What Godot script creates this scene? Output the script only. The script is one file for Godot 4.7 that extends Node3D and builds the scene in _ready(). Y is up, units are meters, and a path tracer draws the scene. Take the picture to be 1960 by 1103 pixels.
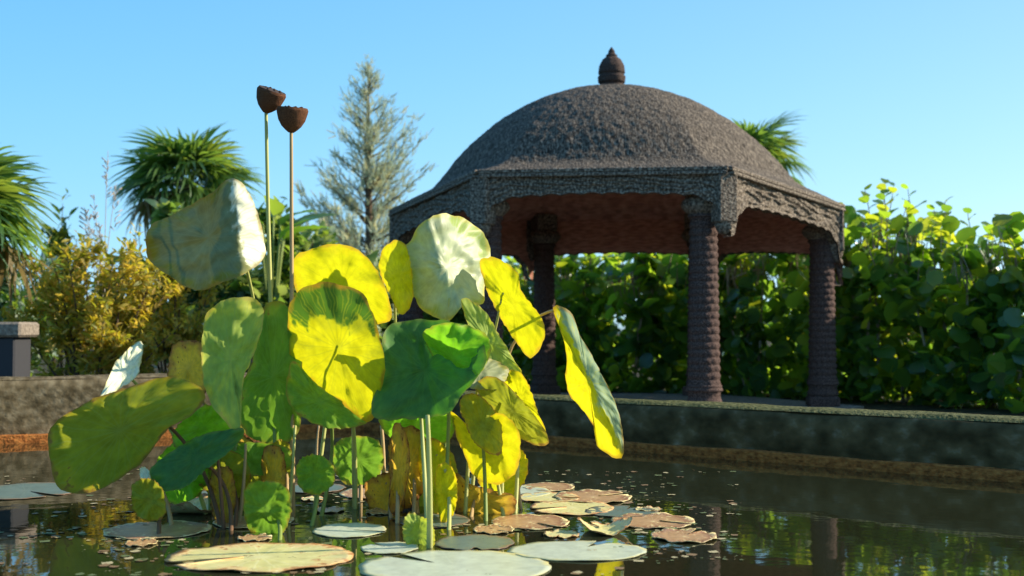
extends Node3D
# units: metres, y up, the pond's water lies at y = 0

const F := 2400.0          # focal length in photo pixels
const EYE := 0.9           # height of the camera over the water
const HORIZON := 630.0
const GROUND := 0.04
var rng := RandomNumberGenerator.new()
var cam_basis := Basis()
var taken := {}
var M := {}
var noise := FastNoiseLite.new()

func at(px: float, py: float, d: float) -> Vector3:      # a pixel of the photo and a depth in metres -> a point of the place
	return Vector3(0, EYE, 0) + cam_basis * Vector3((px - 980.0) / F * d, (551.5 - py) / F * d, -d)

func on_water(px: float, py: float, y := 0.0) -> Vector3:
	var r := at(px, py, 1.0) - Vector3(0, EYE, 0)
	return Vector3(0, EYE, 0) + r * ((y - EYE) / r.y)

# ---------------------------------------------------------------- naming
func numbered(called: String) -> String:
	if not taken.has(called):
		taken[called] = 0
		return called
	taken[called] += 1
	return "%s_%03d" % [called, taken[called]]

func tag(o: Node, label: String, category: String, group := "") -> Node:
	o.set_meta("label", label)
	o.set_meta("category", category)
	if group != "":
		o.set_meta("group", group)
	return o

func thing(called: String, label: String, category: String, where := Vector3.ZERO, turn := 0.0, group := "") -> Node3D:
	var o := Node3D.new()
	o.name = numbered(called)
	add_child(o, true)
	o.position = where
	o.rotation.y = turn
	tag(o, label, category, group)
	return o

func part(called: String, mesh: Mesh, material: Material, parent: Node) -> MeshInstance3D:
	var o := MeshInstance3D.new()
	o.mesh = mesh
	o.material_override = material
	if parent == self:
		o.name = numbered(called)
	else:
		var n := 0
		while parent.has_node(NodePath(called if n == 0 else "%s_%03d" % [called, n])):
			n += 1
		o.name = called if n == 0 else "%s_%03d" % [called, n]
	parent.add_child(o, true)
	return o

func piece(called: String, number: int, mesh: Mesh, material: Material, parent: Node, x: Transform3D) -> void:
	var o := MeshInstance3D.new()
	o.mesh = mesh
	o.material_override = material
	o.name = called if number == 0 else "%s_%03d" % [called, number]
	parent.add_child(o, true)
	o.transform = x

func mass(called: String, mesh: Mesh, material: Material, places: Array, parent: Node) -> MultiMeshInstance3D:
	var mm := MultiMesh.new()
	mm.transform_format = MultiMesh.TRANSFORM_3D
	mm.mesh = mesh
	mm.instance_count = places.size()
	for i in places.size():
		mm.set_instance_transform(i, places[i])
	var o := MultiMeshInstance3D.new()
	o.multimesh = mm
	o.material_override = material
	o.name = called
	parent.add_child(o, true)
	o.set_meta("kind", "stuff")
	return o

# ---------------------------------------------------------------- shapes
func start() -> SurfaceTool:
	var st := SurfaceTool.new()
	st.begin(Mesh.PRIMITIVE_TRIANGLES)
	st.set_smooth_group(0)
	return st

func done(st: SurfaceTool) -> ArrayMesh:
	st.generate_normals()
	return st.commit()

func tri(st: SurfaceTool, a: Vector3, b: Vector3, c: Vector3, ua := Vector2.ZERO, ub := Vector2.ZERO, uc := Vector2.ZERO) -> void:
	st.set_uv(ua)
	st.add_vertex(a)
	st.set_uv(ub)
	st.add_vertex(b)
	st.set_uv(uc)
	st.add_vertex(c)

func quad(st: SurfaceTool, a: Vector3, b: Vector3, c: Vector3, d: Vector3) -> void:
	tri(st, a, b, c)
	tri(st, a, c, d)

func grid(st: SurfaceTool, nu: int, nv: int, fn: Callable) -> void:
	var p := PackedVector3Array()
	var uv := PackedVector2Array()
	for j in nv + 1:
		for i in nu + 1:
			var u := float(i) / nu
			var v := float(j) / nv
			p.append(fn.call(u, v))
			uv.append(Vector2(u, v))
	for j in nv:
		for i in nu:
			var k := j * (nu + 1) + i
			var l := k + nu + 1
			tri(st, p[k], p[k + 1], p[l + 1], uv[k], uv[k + 1], uv[l + 1])
			tri(st, p[k], p[l + 1], p[l], uv[k], uv[l + 1], uv[l])

func tube(st: SurfaceTool, pts: Array, radii: Array, sides := 7) -> void:
	var rings := []
	var side := Vector3.ZERO
	for i in pts.size():
		var t: Vector3 = (pts[mini(i + 1, pts.size() - 1)] - pts[maxi(i - 1, 0)]).normalized()
		if side == Vector3.ZERO:
			side = t.cross(Vector3(0.3, 0.1, 1)).normalized()
		side = (side - t * side.dot(t)).normalized()
		var up := t.cross(side)
		var ring := []
		for k in sides:
			var a := TAU * k / sides
			ring.append(pts[i] + (side * cos(a) + up * sin(a)) * radii[i])
		rings.append(ring)
	for i in pts.size() - 1:
		for k in sides:
			var l := (k + 1) % sides
			quad(st, rings[i][k], rings[i + 1][k], rings[i + 1][l], rings[i][l])
	for e in [0, pts.size() - 1]:
		for k in sides:
			var l := (k + 1) % sides
			if e == 0:
				tri(st, pts[0], rings[0][k], rings[0][l])
			else:
				tri(st, pts[e], rings[e][l], rings[e][k])

func curve(a: Vector3, b: Vector3, c: Vector3, n: int) -> Array:
	var out := []
	for i in n + 1:
		var t := float(i) / n
		out.append(a.lerp(b, t).lerp(b.lerp(c, t), t))
	return out

func taper(r0: float, r1: float, n: int) -> Array:
	var out := []
	for i in n + 1:
		out.append(lerpf(r0, r1, float(i) / n))
	return out

func box(st: SurfaceTool, x: Transform3D, s: Vector3, c := 0.008) -> void:      # a box with chamfered edges
	st.set_smooth_group(-1)
	var h := s / 2
	c = minf(c, minf(h.x, minf(h.y, h.z)) * 0.5)
	var corner := func(sx, sy, sz, k) -> Vector3:
		var v := Vector3(sx * h.x, sy * h.y, sz * h.z)
		for ax in 3:
			if ax != k:
				v[ax] -= signf(v[ax]) * c
		return x * v
	for k in 3:
		var a := (k + 1) % 3
		var b := (k + 2) % 3
		for sg in [-1, 1]:
			var q := []
			for e in [[-1, -1], [1, -1], [1, 1], [-1, 1]]:
				var v := Vector3()
				v[k] = sg
				v[a] = e[0]
				v[b] = e[1]
				q.append(corner.call(v.x, v.y, v.z, k))
			if sg > 0:
				quad(st, q[0], q[3], q[2], q[1])
			else:
				quad(st, q[0], q[1], q[2], q[3])
		for sa in [-1, 1]:
			for sb in [-1, 1]:
				var q := []
				for e in [[-1, a], [1, a], [1, b], [-1, b]]:
					var v := Vector3()
					v[k] = e[0]
					v[a] = sa
					v[b] = sb
					q.append(corner.call(v.x, v.y, v.z, e[1]))
				# ends of the edge strip stop at the chamfer of the third axis
				for i in 4:
					var l: Vector3 = x.affine_inverse() * q[i]
					l[k] = signf(l[k]) * (h[k] - c)
					q[i] = x * l
				if sa * sb > 0:
					quad(st, q[0], q[1], q[2], q[3])
				else:
					quad(st, q[0], q[3], q[2], q[1])
	for sx in [-1, 1]:
		for sy in [-1, 1]:
			for sz in [-1, 1]:
				var p0: Vector3 = corner.call(sx, sy, sz, 0)
				var p1: Vector3 = corner.call(sx, sy, sz, 1)
				var p2: Vector3 = corner.call(sx, sy, sz, 2)
				if sx * sy * sz > 0:
					tri(st, p0, p2, p1)
				else:
					tri(st, p0, p1, p2)
	st.set_smooth_group(0)

func here(p: Vector3, turn := 0.0) -> Transform3D:
	return Transform3D(Basis(Vector3.UP, turn), p)

# ---------------------------------------------------------------- materials
func lin(r: float, g: float, b: float) -> Color:
	return Color(r, g, b).linear_to_srgb()

func plain(r: float, g: float, b: float, rough := 0.8, through := Vector3.ZERO) -> StandardMaterial3D:
	var m := StandardMaterial3D.new()
	m.albedo_color = lin(r, g, b)
	m.roughness = rough
	if through != Vector3.ZERO:
		m.backlight_enabled = true
		m.backlight = lin(through.x, through.y, through.z)
		m.cull_mode = BaseMaterial3D.CULL_DISABLED
	return m

func noise_tex(freq: float, octaves: int, colors: Array, offsets: Array, sd: int, type := FastNoiseLite.TYPE_SIMPLEX, size := 512) -> NoiseTexture2D:
	var n := FastNoiseLite.new()
	n.noise_type = type
	n.frequency = freq
	n.fractal_octaves = octaves
	n.seed = sd
	var t := NoiseTexture2D.new()
	t.width = size
	t.height = size
	t.seamless = true
	t.noise = n
	if colors.size():
		var g := Gradient.new()
		g.offsets = PackedFloat32Array(offsets)
		var cs := PackedColorArray()
		for c in colors:
			cs.append(lin(c[0], c[1], c[2]))
		g.colors = cs
		t.color_ramp = g
	return t

func weathered(colors: Array, offsets: Array, freq: float, scale: float, bump: float, sd: int, rough := 0.85) -> StandardMaterial3D:
	var m := StandardMaterial3D.new()
	m.albedo_texture = noise_tex(freq, 5, colors, offsets, sd)
	m.roughness = rough
	m.metallic_specular = 0.25
	m.uv1_triplanar = true
	m.uv1_world_triplanar = true
	m.uv1_scale = Vector3.ONE * scale
	if bump > 0.0:
		m.heightmap_enabled = true
		m.heightmap_texture = noise_tex(freq * 1.6, 4, [], [], sd + 5)
		m.heightmap_scale = bump
	return m

func leaf_tex(mid: Array, edge: Array, vein: Array, blotch: Array, edge_from: float, blotch_at: float, sd: int, half := [], from := 0.0, aim := PI / 2.0) -> ImageTexture:
	# a round leaf in its own disc: veins run from the middle to the rim
	var n := 224
	var im := Image.create(n, n, false, Image.FORMAT_RGB8)
	var nz := FastNoiseLite.new()
	nz.seed = sd
	nz.frequency = 0.018
	nz.fractal_octaves = 4
	var cm := Vector3(mid[0], mid[1], mid[2])
	var ce := Vector3(edge[0], edge[1], edge[2])
	var cv := Vector3(vein[0], vein[1], vein[2])
	var cb := Vector3(blotch[0], blotch[1], blotch[2])
	for j in n:
		for i in n:
			var x := (i + 0.5) / n * 2.0 - 1.0
			var y := (j + 0.5) / n * 2.0 - 1.0
			var r := sqrt(x * x + y * y)
			var w := nz.get_noise_2d(i, j)
			var w2 := nz.get_noise_2d(i * 3.1 + 500.0, j * 3.1)
			var a := (atan2(y, x) + 0.12 * w * r) / TAU * 21.0
			var off := absf(a - roundf(a)) / 21.0 * TAU * r
			# veins fork on their way out
			var a2 := (atan2(y, x) + 0.1 * w) / TAU * 42.0 + 0.5
			var off2 := absf(a2 - roundf(a2)) / 42.0 * TAU * r
			var v := clampf(1.0 - off / 0.016, 0.0, 1.0)
			if r > 0.55:
				v = maxf(v, 0.7 * clampf(1.0 - off2 / 0.012, 0.0, 1.0))
			var c := cm.lerp(ce, smoothstep(edge_from - 0.12, edge_from + 0.2, r + 0.28 * w))
			c = c * (1.0 + 0.16 * w2 + 0.2 * w)
			if half.size():      # one side takes a second colour, painting sunlight on some leaves
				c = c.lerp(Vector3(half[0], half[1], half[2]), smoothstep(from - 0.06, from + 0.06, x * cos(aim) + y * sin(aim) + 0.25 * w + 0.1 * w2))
			c = c.lerp(cv, v * 0.5)
			c = c.lerp(cb, smoothstep(blotch_at, blotch_at + 0.12, w2 * 0.45 + w * 0.5 + 0.5 * pow(r, 8.0)))
			c = c.lerp(cb, 0.75 * smoothstep(0.9, 0.975, r + 0.07 * w + 0.03 * w2))
			im.set_pixel(i, j, lin(maxf(c.x, 0.0), maxf(c.y, 0.0), maxf(c.z, 0.0)))
	return ImageTexture.create_from_image(im)

func leaf_mat(tex: Texture2D, through: Vector3, rough: float) -> StandardMaterial3D:
	var m := StandardMaterial3D.new()
	m.albedo_texture = tex
	m.roughness = rough + 0.12
	m.metallic_specular = 0.36
	m.cull_mode = BaseMaterial3D.CULL_DISABLED
	if through != Vector3.ZERO:
		m.backlight_enabled = true
		m.backlight = lin(through.x, through.y, through.z)
	m.heightmap_enabled = true
	m.heightmap_texture = tex
	m.heightmap_scale = 0.25
	return m

func make_materials() -> void:
	var glow := Vector3(1.0, 1.0, 1.0)
	M.yellow = leaf_mat(leaf_tex([0.74, 0.72, 0.01], [0.74, 0.64, 0.01], [0.62, 0.62, 0.015], [0.62, 0.4, 0.03], 0.8, 0.6, 3), glow, 0.55)
	M.yellow_green = leaf_mat(leaf_tex([0.66, 0.68, 0.012], [0.8, 0.64, 0.014], [0.56, 0.6, 0.03], [0.55, 0.26, 0.03], 0.75, 0.5, 8), glow, 0.5)
	M.olive = leaf_mat(leaf_tex([0.36, 0.39, 0.025], [0.48, 0.42, 0.025], [0.36, 0.42, 0.08], [0.34, 0.2, 0.04], 0.85, 0.44, 14), glow, 0.5)
	M.green = leaf_mat(leaf_tex([0.2, 0.4, 0.03], [0.36, 0.48, 0.035], [0.26, 0.46, 0.07], [0.35, 0.28, 0.04], 0.9, 0.5, 21), glow, 0.5)
	M.blue_green = leaf_mat(leaf_tex([0.075, 0.2, 0.05], [0.12, 0.27, 0.045], [0.12, 0.26, 0.06], [0.2, 0.25, 0.05], 0.85, 0.6, 27), Vector3(0.6, 0.9, 0.2), 0.42)
	M.pale = leaf_mat(leaf_tex([0.4, 0.52, 0.08], [0.6, 0.6, 0.07], [0.36, 0.48, 0.13], [0.6, 0.5, 0.1], 0.86, 0.5, 33), Vector3(0.9, 0.9, 0.5), 0.45)
	M.grey_leaf = leaf_mat(leaf_tex([0.24, 0.26, 0.12], [0.24, 0.23, 0.025], [0.3, 0.32, 0.15], [0.3, 0.22, 0.05], 0.8, 0.55, 36), Vector3(0.16, 0.13, 0.03), 0.42)
	M.painted_sunlit_fold = leaf_mat(leaf_tex([0.24, 0.26, 0.12], [0.24, 0.23, 0.025], [0.3, 0.32, 0.15], [0.3, 0.22, 0.05], 0.8, 0.7, 36, [0.8, 0.8, 0.6], 0.52, 0.95), Vector3(0.14, 0.12, 0.02), 0.6)  # white part paints in the sun on the folded right edge
	M.cream = leaf_mat(leaf_tex([0.85, 0.86, 0.62], [0.85, 0.82, 0.5], [0.9, 0.9, 0.7], [0.5, 0.4, 0.15], 0.85, 0.55, 37), Vector3(0.4, 0.4, 0.2), 0.45)
	M.rimmed = leaf_mat(leaf_tex([0.7, 0.67, 0.01], [0.62, 0.34, 0.014], [0.5, 0.52, 0.02], [0.45, 0.26, 0.02], 0.98, 0.6, 43, [0.1, 0.22, 0.015], 0.42, 0.95), glow, 0.45)
	M.lime = leaf_mat(leaf_tex([0.25, 0.62, 0.02], [0.4, 0.66, 0.03], [0.35, 0.65, 0.06], [0.3, 0.3, 0.04], 0.85, 0.6, 44), glow, 0.45)
	M.painted_mint_light = leaf_mat(leaf_tex([0.78, 0.72, 0.01], [0.78, 0.64, 0.012], [0.6, 0.62, 0.03], [0.4, 0.22, 0.02], 0.85, 0.6, 38, [0.36, 0.5, 0.3], 0.12), glow, 0.45)  # mint half paints in the sunlit side of the fold
	M.painted_gleam = leaf_mat(leaf_tex([0.5, 0.55, 0.32], [0.36, 0.42, 0.08], [0.56, 0.6, 0.38], [0.6, 0.5, 0.1], 0.86, 0.6, 39, [0.4, 0.5, 0.12], 0.72), Vector3(0.6, 0.6, 0.2), 0.3)  # the bright middle paints in a white highlight
	M.withered = leaf_mat(leaf_tex([0.8, 0.55, 0.05], [0.5, 0.26, 0.05], [0.5, 0.38, 0.1], [0.2, 0.09, 0.03], 0.7, 0.34, 41), glow, 0.7)
	M.pad_pale = leaf_mat(leaf_tex([0.5, 0.54, 0.4], [0.48, 0.5, 0.32], [0.56, 0.6, 0.46], [0.5, 0.45, 0.2], 0.88, 0.55, 52), Vector3.ZERO, 0.2)
	M.pad_cream = leaf_mat(leaf_tex([0.64, 0.58, 0.24], [0.72, 0.5, 0.22], [0.85, 0.8, 0.5], [0.42, 0.2, 0.08], 0.8, 0.3, 57), Vector3.ZERO, 0.2)
	M.pad_brown = leaf_mat(leaf_tex([0.44, 0.26, 0.12], [0.3, 0.14, 0.065], [0.66, 0.46, 0.26], [0.75, 0.62, 0.3], 0.7, 0.3, 63), Vector3.ZERO, 0.2)
	M.pad_dark = leaf_mat(leaf_tex([0.12, 0.17, 0.14], [0.16, 0.16, 0.1], [0.2, 0.25, 0.2], [0.2, 0.12, 0.07], 0.8, 0.4, 66), Vector3.ZERO, 0.2)
	M.stalk = plain(0.42, 0.42, 0.12, 0.6)
	M.stalk_tan = plain(0.42, 0.28, 0.12, 0.7)
	M.stalk_green = plain(0.2, 0.26, 0.05, 0.6)
	M.stalk_brown = plain(0.14, 0.07, 0.03, 0.8)
	M.pod = weathered([[0.05, 0.02, 0.012], [0.16, 0.07, 0.035], [0.28, 0.13, 0.06]], [0.25, 0.55, 0.85], 0.03, 9.0, 0.4, 71)
	M.pod_top = plain(0.04, 0.022, 0.015, 0.85)
	M.roof = weathered([[0.02, 0.016, 0.013], [0.052, 0.041, 0.033], [0.135, 0.11, 0.086], [0.34, 0.28, 0.22]], [0.22, 0.43, 0.6, 0.86], 0.03, 1.5, 0.5, 80)
	M.roof.uv1_scale = Vector3(2.2, 0.7, 2.2)
	M.carved = weathered([[0.05, 0.038, 0.03], [0.115, 0.09, 0.07], [0.24, 0.195, 0.15], [0.5, 0.42, 0.33]], [0.2, 0.42, 0.62, 0.9], 0.03, 1.7, 1.0, 90)
	M.column = weathered([[0.03, 0.018, 0.016], [0.09, 0.055, 0.047], [0.22, 0.15, 0.125]], [0.2, 0.5, 0.85], 0.05, 1.9, 0.8, 95)
	M.lining = weathered([[0.36, 0.15, 0.11], [0.56, 0.25, 0.18], [0.7, 0.36, 0.27]], [0.25, 0.5, 0.85], 0.02, 1.3, 0.6, 97)
	M.lining.uv1_scale = Vector3(0.5, 3.0, 0.5)
	M.finial = weathered([[0.03, 0.02, 0.018], [0.075, 0.05, 0.042], [0.14, 0.1, 0.08]], [0.25, 0.5, 0.85], 0.05, 2.0, 0.8, 99)
	M.plinth = weathered([[0.14, 0.12, 0.1], [0.24, 0.21, 0.18], [0.33, 0.3, 0.26]], [0.2, 0.5, 0.85], 0.03, 1.0, 0.5, 101)
	M.wall = weathered([[0.04, 0.028, 0.01], [0.09, 0.064, 0.027], [0.14, 0.1, 0.045], [0.28, 0.23, 0.15]], [0.2, 0.5, 0.75, 0.97], 0.011, 0.8, 0.5, 110)
	M.wall_light = weathered([[0.06, 0.045, 0.022], [0.12, 0.092, 0.05], [0.17, 0.135, 0.08], [0.26, 0.22, 0.14]], [0.2, 0.45, 0.68, 0.93], 0.02, 0.9, 0.6, 112)
	M.coping = weathered([[0.035, 0.04, 0.013], [0.09, 0.095, 0.035], [0.17, 0.165, 0.075]], [0.2, 0.5, 0.85], 0.03, 1.2, 0.8, 115)
	M.ledge = weathered([[0.18, 0.06, 0.015], [0.36, 0.125, 0.03], [0.46, 0.19, 0.05]], [0.2, 0.5, 0.85], 0.03, 1.2, 0.8, 118)
	M.ground = weathered([[0.02, 0.018, 0.01], [0.045, 0.04, 0.02], [0.09, 0.075, 0.04]], [0.25, 0.5, 0.85], 0.02, 0.35, 1.0, 120, 0.95)
	M.bench = weathered([[0.17, 0.14, 0.11], [0.3, 0.25, 0.2]], [0.25, 0.8], 0.03, 1.2, 0.4, 124)
	M.bench_shade = plain(0.03, 0.03, 0.035, 0.8)  # near-black legs carry the shadow under the seat in their colour
	M.bark = weathered([[0.05, 0.035, 0.022], [0.13, 0.09, 0.06], [0.22, 0.17, 0.12]], [0.2, 0.5, 0.85], 0.04, 2.0, 1.0, 130)
	M.pale_bark = weathered([[0.2, 0.15, 0.1], [0.36, 0.29, 0.2], [0.46, 0.4, 0.3]], [0.2, 0.5, 0.85], 0.04, 2.0, 0.6, 132)
	# round hedge leaves, four greens; the sun shines through them
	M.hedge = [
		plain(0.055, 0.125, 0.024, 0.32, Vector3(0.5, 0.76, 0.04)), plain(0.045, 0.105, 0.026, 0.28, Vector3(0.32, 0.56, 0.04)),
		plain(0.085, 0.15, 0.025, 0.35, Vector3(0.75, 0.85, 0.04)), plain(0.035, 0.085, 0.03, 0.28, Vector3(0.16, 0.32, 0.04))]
	M.frond = [plain(0.035, 0.085, 0.025, 0.4, Vector3(0.2, 0.34, 0.04)), plain(0.06, 0.115, 0.03, 0.4, Vector3(0.3, 0.4, 0.04)), plain(0.13, 0.095, 0.04, 0.6, Vector3(0.3, 0.22, 0.08))]
	M.conifer = [plain(0.36, 0.42, 0.28, 0.8, Vector3(0.5, 0.58, 0.38)), plain(0.38, 0.37, 0.22, 0.8, Vector3(0.7, 0.66, 0.32)), plain(0.24, 0.31, 0.24, 0.8, Vector3(0.4, 0.5, 0.4))]
	M.golden = [plain(0.32, 0.26, 0.03, 0.6, Vector3(0.8, 0.64, 0.04)), plain(0.14, 0.15, 0.025, 0.6, Vector3(0.5, 0.5, 0.03)), plain(0.42, 0.31, 0.07, 0.6, Vector3(0.9, 0.66, 0.08))]
	M.shrub = [plain(0.05, 0.11, 0.03, 0.45, Vector3(0.35, 0.5, 0.04)), plain(0.03, 0.07, 0.03, 0.45, Vector3(0.2, 0.34, 0.04)), plain(0.11, 0.17, 0.07, 0.45, Vector3(0.4, 0.5, 0.1))]
	M.broad = plain(0.06, 0.16, 0.02, 0.4, Vector3(0.3, 0.56, 0.03))
	M.plume = plain(0.42, 0.36, 0.3, 0.8, Vector3(0.3, 0.28, 0.2))
	var w := StandardMaterial3D.new()
	w.albedo_color = lin(0.02, 0.022, 0.01)
	w.roughness = 0.03
	w.metallic_specular = 0.68
	w.uv1_triplanar = true
	w.uv1_world_triplanar = true
	w.uv1_scale = Vector3(0.5, 0.5, 0.5)
	w.heightmap_enabled = true
	w.heightmap_texture = noise_tex(0.012, 3, [], [], 140)
	w.heightmap_scale = 0.05
	M.water = w

# ---------------------------------------------------------------- sky
func make_sky() -> Sky:
	var w := 512
	var h := 256
	var im := Image.create(w, h, false, Image.FORMAT_RGBF)
	var sun := Vector3(0.86, 0.49, -0.13).normalized()
	for j in h:
		var el := (0.5 - (j + 0.5) / h) * PI
		for i in w:
			var az := (i + 0.5) / w * TAU
			var dir := Vector3(sin(az) * cos(el), sin(el), -cos(az) * cos(el))
			var e := clampf(dir.y, 0.0, 1.0)
			# clear air: whitish at the horizon, deep blue overhead, paler towards the sun
			var c := Vector3(0.05, 0.18, 0.5)
			c = c.lerp(Vector3(0.15, 0.74, 1.32), exp(-e * 2.1))
			c = c.lerp(Vector3(0.66, 0.97, 1.12), exp(-e * 7.5) * 0.78)
			var s := dir.dot(sun)
			c += Vector3(1.2, 1.08, 0.5) * pow(maxf(0.0, 0.5 + 0.5 * s), 3.5) * (0.2 + 0.8 * exp(-e * 6.0))
			if dir.y < 0.0:
				c = c.lerp(Vector3(0.1, 0.095, 0.06), smoothstep(0.0, 0.08, -dir.y))
			c /= 1.6
			im.set_pixel(i, j, Color(c.x, c.y, c.z))
	var m := PanoramaSkyMaterial.new()
	m.panorama = ImageTexture.create_from_image(im)
	var sky := Sky.new()
	sky.sky_material = m
	return sky

# ---------------------------------------------------------------- lotus
func smooth_loop(pts: Array, n: int) -> Array:
	var c := Curve2D.new()
	var k := pts.size() / 2
	var v := []
	for i in k:
		v.append(Vector2(pts[2 * i], pts[2 * i + 1]))
	for i in k + 1:
		var t: Vector2 = (v[(i + 1) % k] - v[(i - 1 + k) % k]) * 0.17
		c.add_point(v[i % k], -t, t)
	var out := []
	var l := c.get_baked_length()
	for i in n:
		out.append(c.sample_baked(l * i / n))
	return out

# outline: pixels of the leaf's rim; d: depth of its middle; tilt: how fast the leaf recedes to the right and upwards;
# folds: [angle, strength, offset] creases; bend: cup; wave: ripple of the rim
var blade_depth: Callable
func blade(outline: Array, d: float, tilt: Vector2, folds: Array, bend: float, wave: float, sd: int) -> ArrayMesh:
	var n := 72
	var rings := 14
	var rim := smooth_loop(outline, n)
	var c := Vector2.ZERO
	for p in rim:
		c += p / float(n)
	noise.seed = sd
	var ph := sd * 1.7
	var depth := func(p: Vector2, rho: float, k: int) -> float:
		var x := (p.x - c.x) * d / F
		var y := -(p.y - c.y) * d / F
		var z := d + tilt.x * x + tilt.y * y + bend * (x * x + y * y)
		for f in folds:
			var q: float = x * cos(f[0]) + y * sin(f[0]) - f[2]
			z += f[1] * (sqrt(q * q + 0.0006) - sqrt(f[2] * f[2] + 0.0006))
		var a := TAU * k / n
		z += 1.7 * wave * pow(rho, 3.0) * (0.6 * sin(5.0 * a + ph) + 0.4 * sin(9.0 * a + 2.0 * ph))
		z += 0.035 * noise.get_noise_2d(p.x * 0.35, p.y * 0.35)
		# radial veins pull the sheet into shallow flutes
		z += 0.004 * rho * sin(21.0 * a)
		return z
	blade_depth = depth
	var st := start()
	var grid_p := []
	for r in rings + 1:
		var row := []
		for k in n:
			var rho := float(r) / rings
			var o: Vector2 = rim[k]
			var p := c + (o - c) * rho
			# a slightly ragged rim
			if r == rings:
				p += (o - c).normalized() * (3.5 * noise.get_noise_2d(k * 6.0, 300.0) - 3.0 * maxf(0.0, noise.get_noise_2d(k * 17.0, 80.0)))
			row.append(at(p.x, p.y, depth.call(p, rho, k)))
		grid_p.append(row)
	var uv := func(r: int, k: int) -> Vector2:
		var a := TAU * k / n
		return Vector2(0.5, 0.5) + Vector2(cos(a), sin(a)) * (0.49 * r / rings)
	for r in rings:
		for k in n:
			var l := (k + 1) % n
			if r == 0:
				tri(st, grid_p[0][0], grid_p[1][k], grid_p[1][l], Vector2(0.5, 0.5), uv.call(1, k), uv.call(1, k + 1))
			else:
				tri(st, grid_p[r][k], grid_p[r + 1][k], grid_p[r + 1][l], uv.call(r, k), uv.call(r + 1, k), uv.call(r + 1, k + 1))
				tri(st, grid_p[r][k], grid_p[r + 1][l], grid_p[r][l], uv.call(r, k), uv.call(r + 1, k + 1), uv.call(r, k + 1))
	return done(st)

func shifted(mesh: ArrayMesh, by: Vector3) -> ArrayMesh:
	var st := SurfaceTool.new()
	st.begin(Mesh.PRIMITIVE_TRIANGLES)
	st.append_from(mesh, 0, Transform3D(Basis(), -by))
	return st.commit()

# stalk: pixels x0, y0 where it leaves the water, then x1, y1 where it meets the blade
func lotus_leaf(label: String, outline: Array, d: float, tilt: Vector2, folds: Array, bend: float, wave: float, m: Material, stalk: Array, stalk_m: Material, sd: int) -> Node3D:
	var foot := on_water(stalk[0], stalk[1])
	var t := thing("lotus_leaf", label, "lotus leaf", foot, 0.0, "lotus leaves standing over the pond")
	part("blade", shifted(blade(outline, d, tilt, folds, bend, wave, sd), foot), m, t)
	var top := at(stalk[2], stalk[3], blade_depth.call(Vector2(stalk[2], stalk[3]), 0.2, 0) + 0.008) - foot
	var st := start()
	var knee := Vector3(top.x * 0.45 + 0.03 * sin(sd * 2.1), top.y * 0.6, top.z * 0.4 + 0.03 * cos(sd))
	knee.z -= 0.3
	var way := curve(Vector3(0, -0.05, 0), knee, top, 14)
	if stalk.size() > 5:      # a stalk that bends through given points
		var c3 := Curve3D.new()
		var pts := [Vector3(0, -0.05, 0)]
		for q in stalk[5]:
			pts.append(at(q[0], q[1], q[2]) - foot)
		pts.append(top)
		for i in pts.size():
			var t3: Vector3 = (pts[mini(i + 1, pts.size() - 1)] - pts[maxi(i - 1, 0)]) * 0.17
			c3.add_point(pts[i], -t3, t3)
		way = []
		for i in 15:
			way.append(c3.sample_baked(c3.get_baked_length() * i / 14.0))
	tube(st, way, taper(0.011, 0.007, 14), 8)
	part("stalk", done(st), stalk_m, t)
	return t

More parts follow.
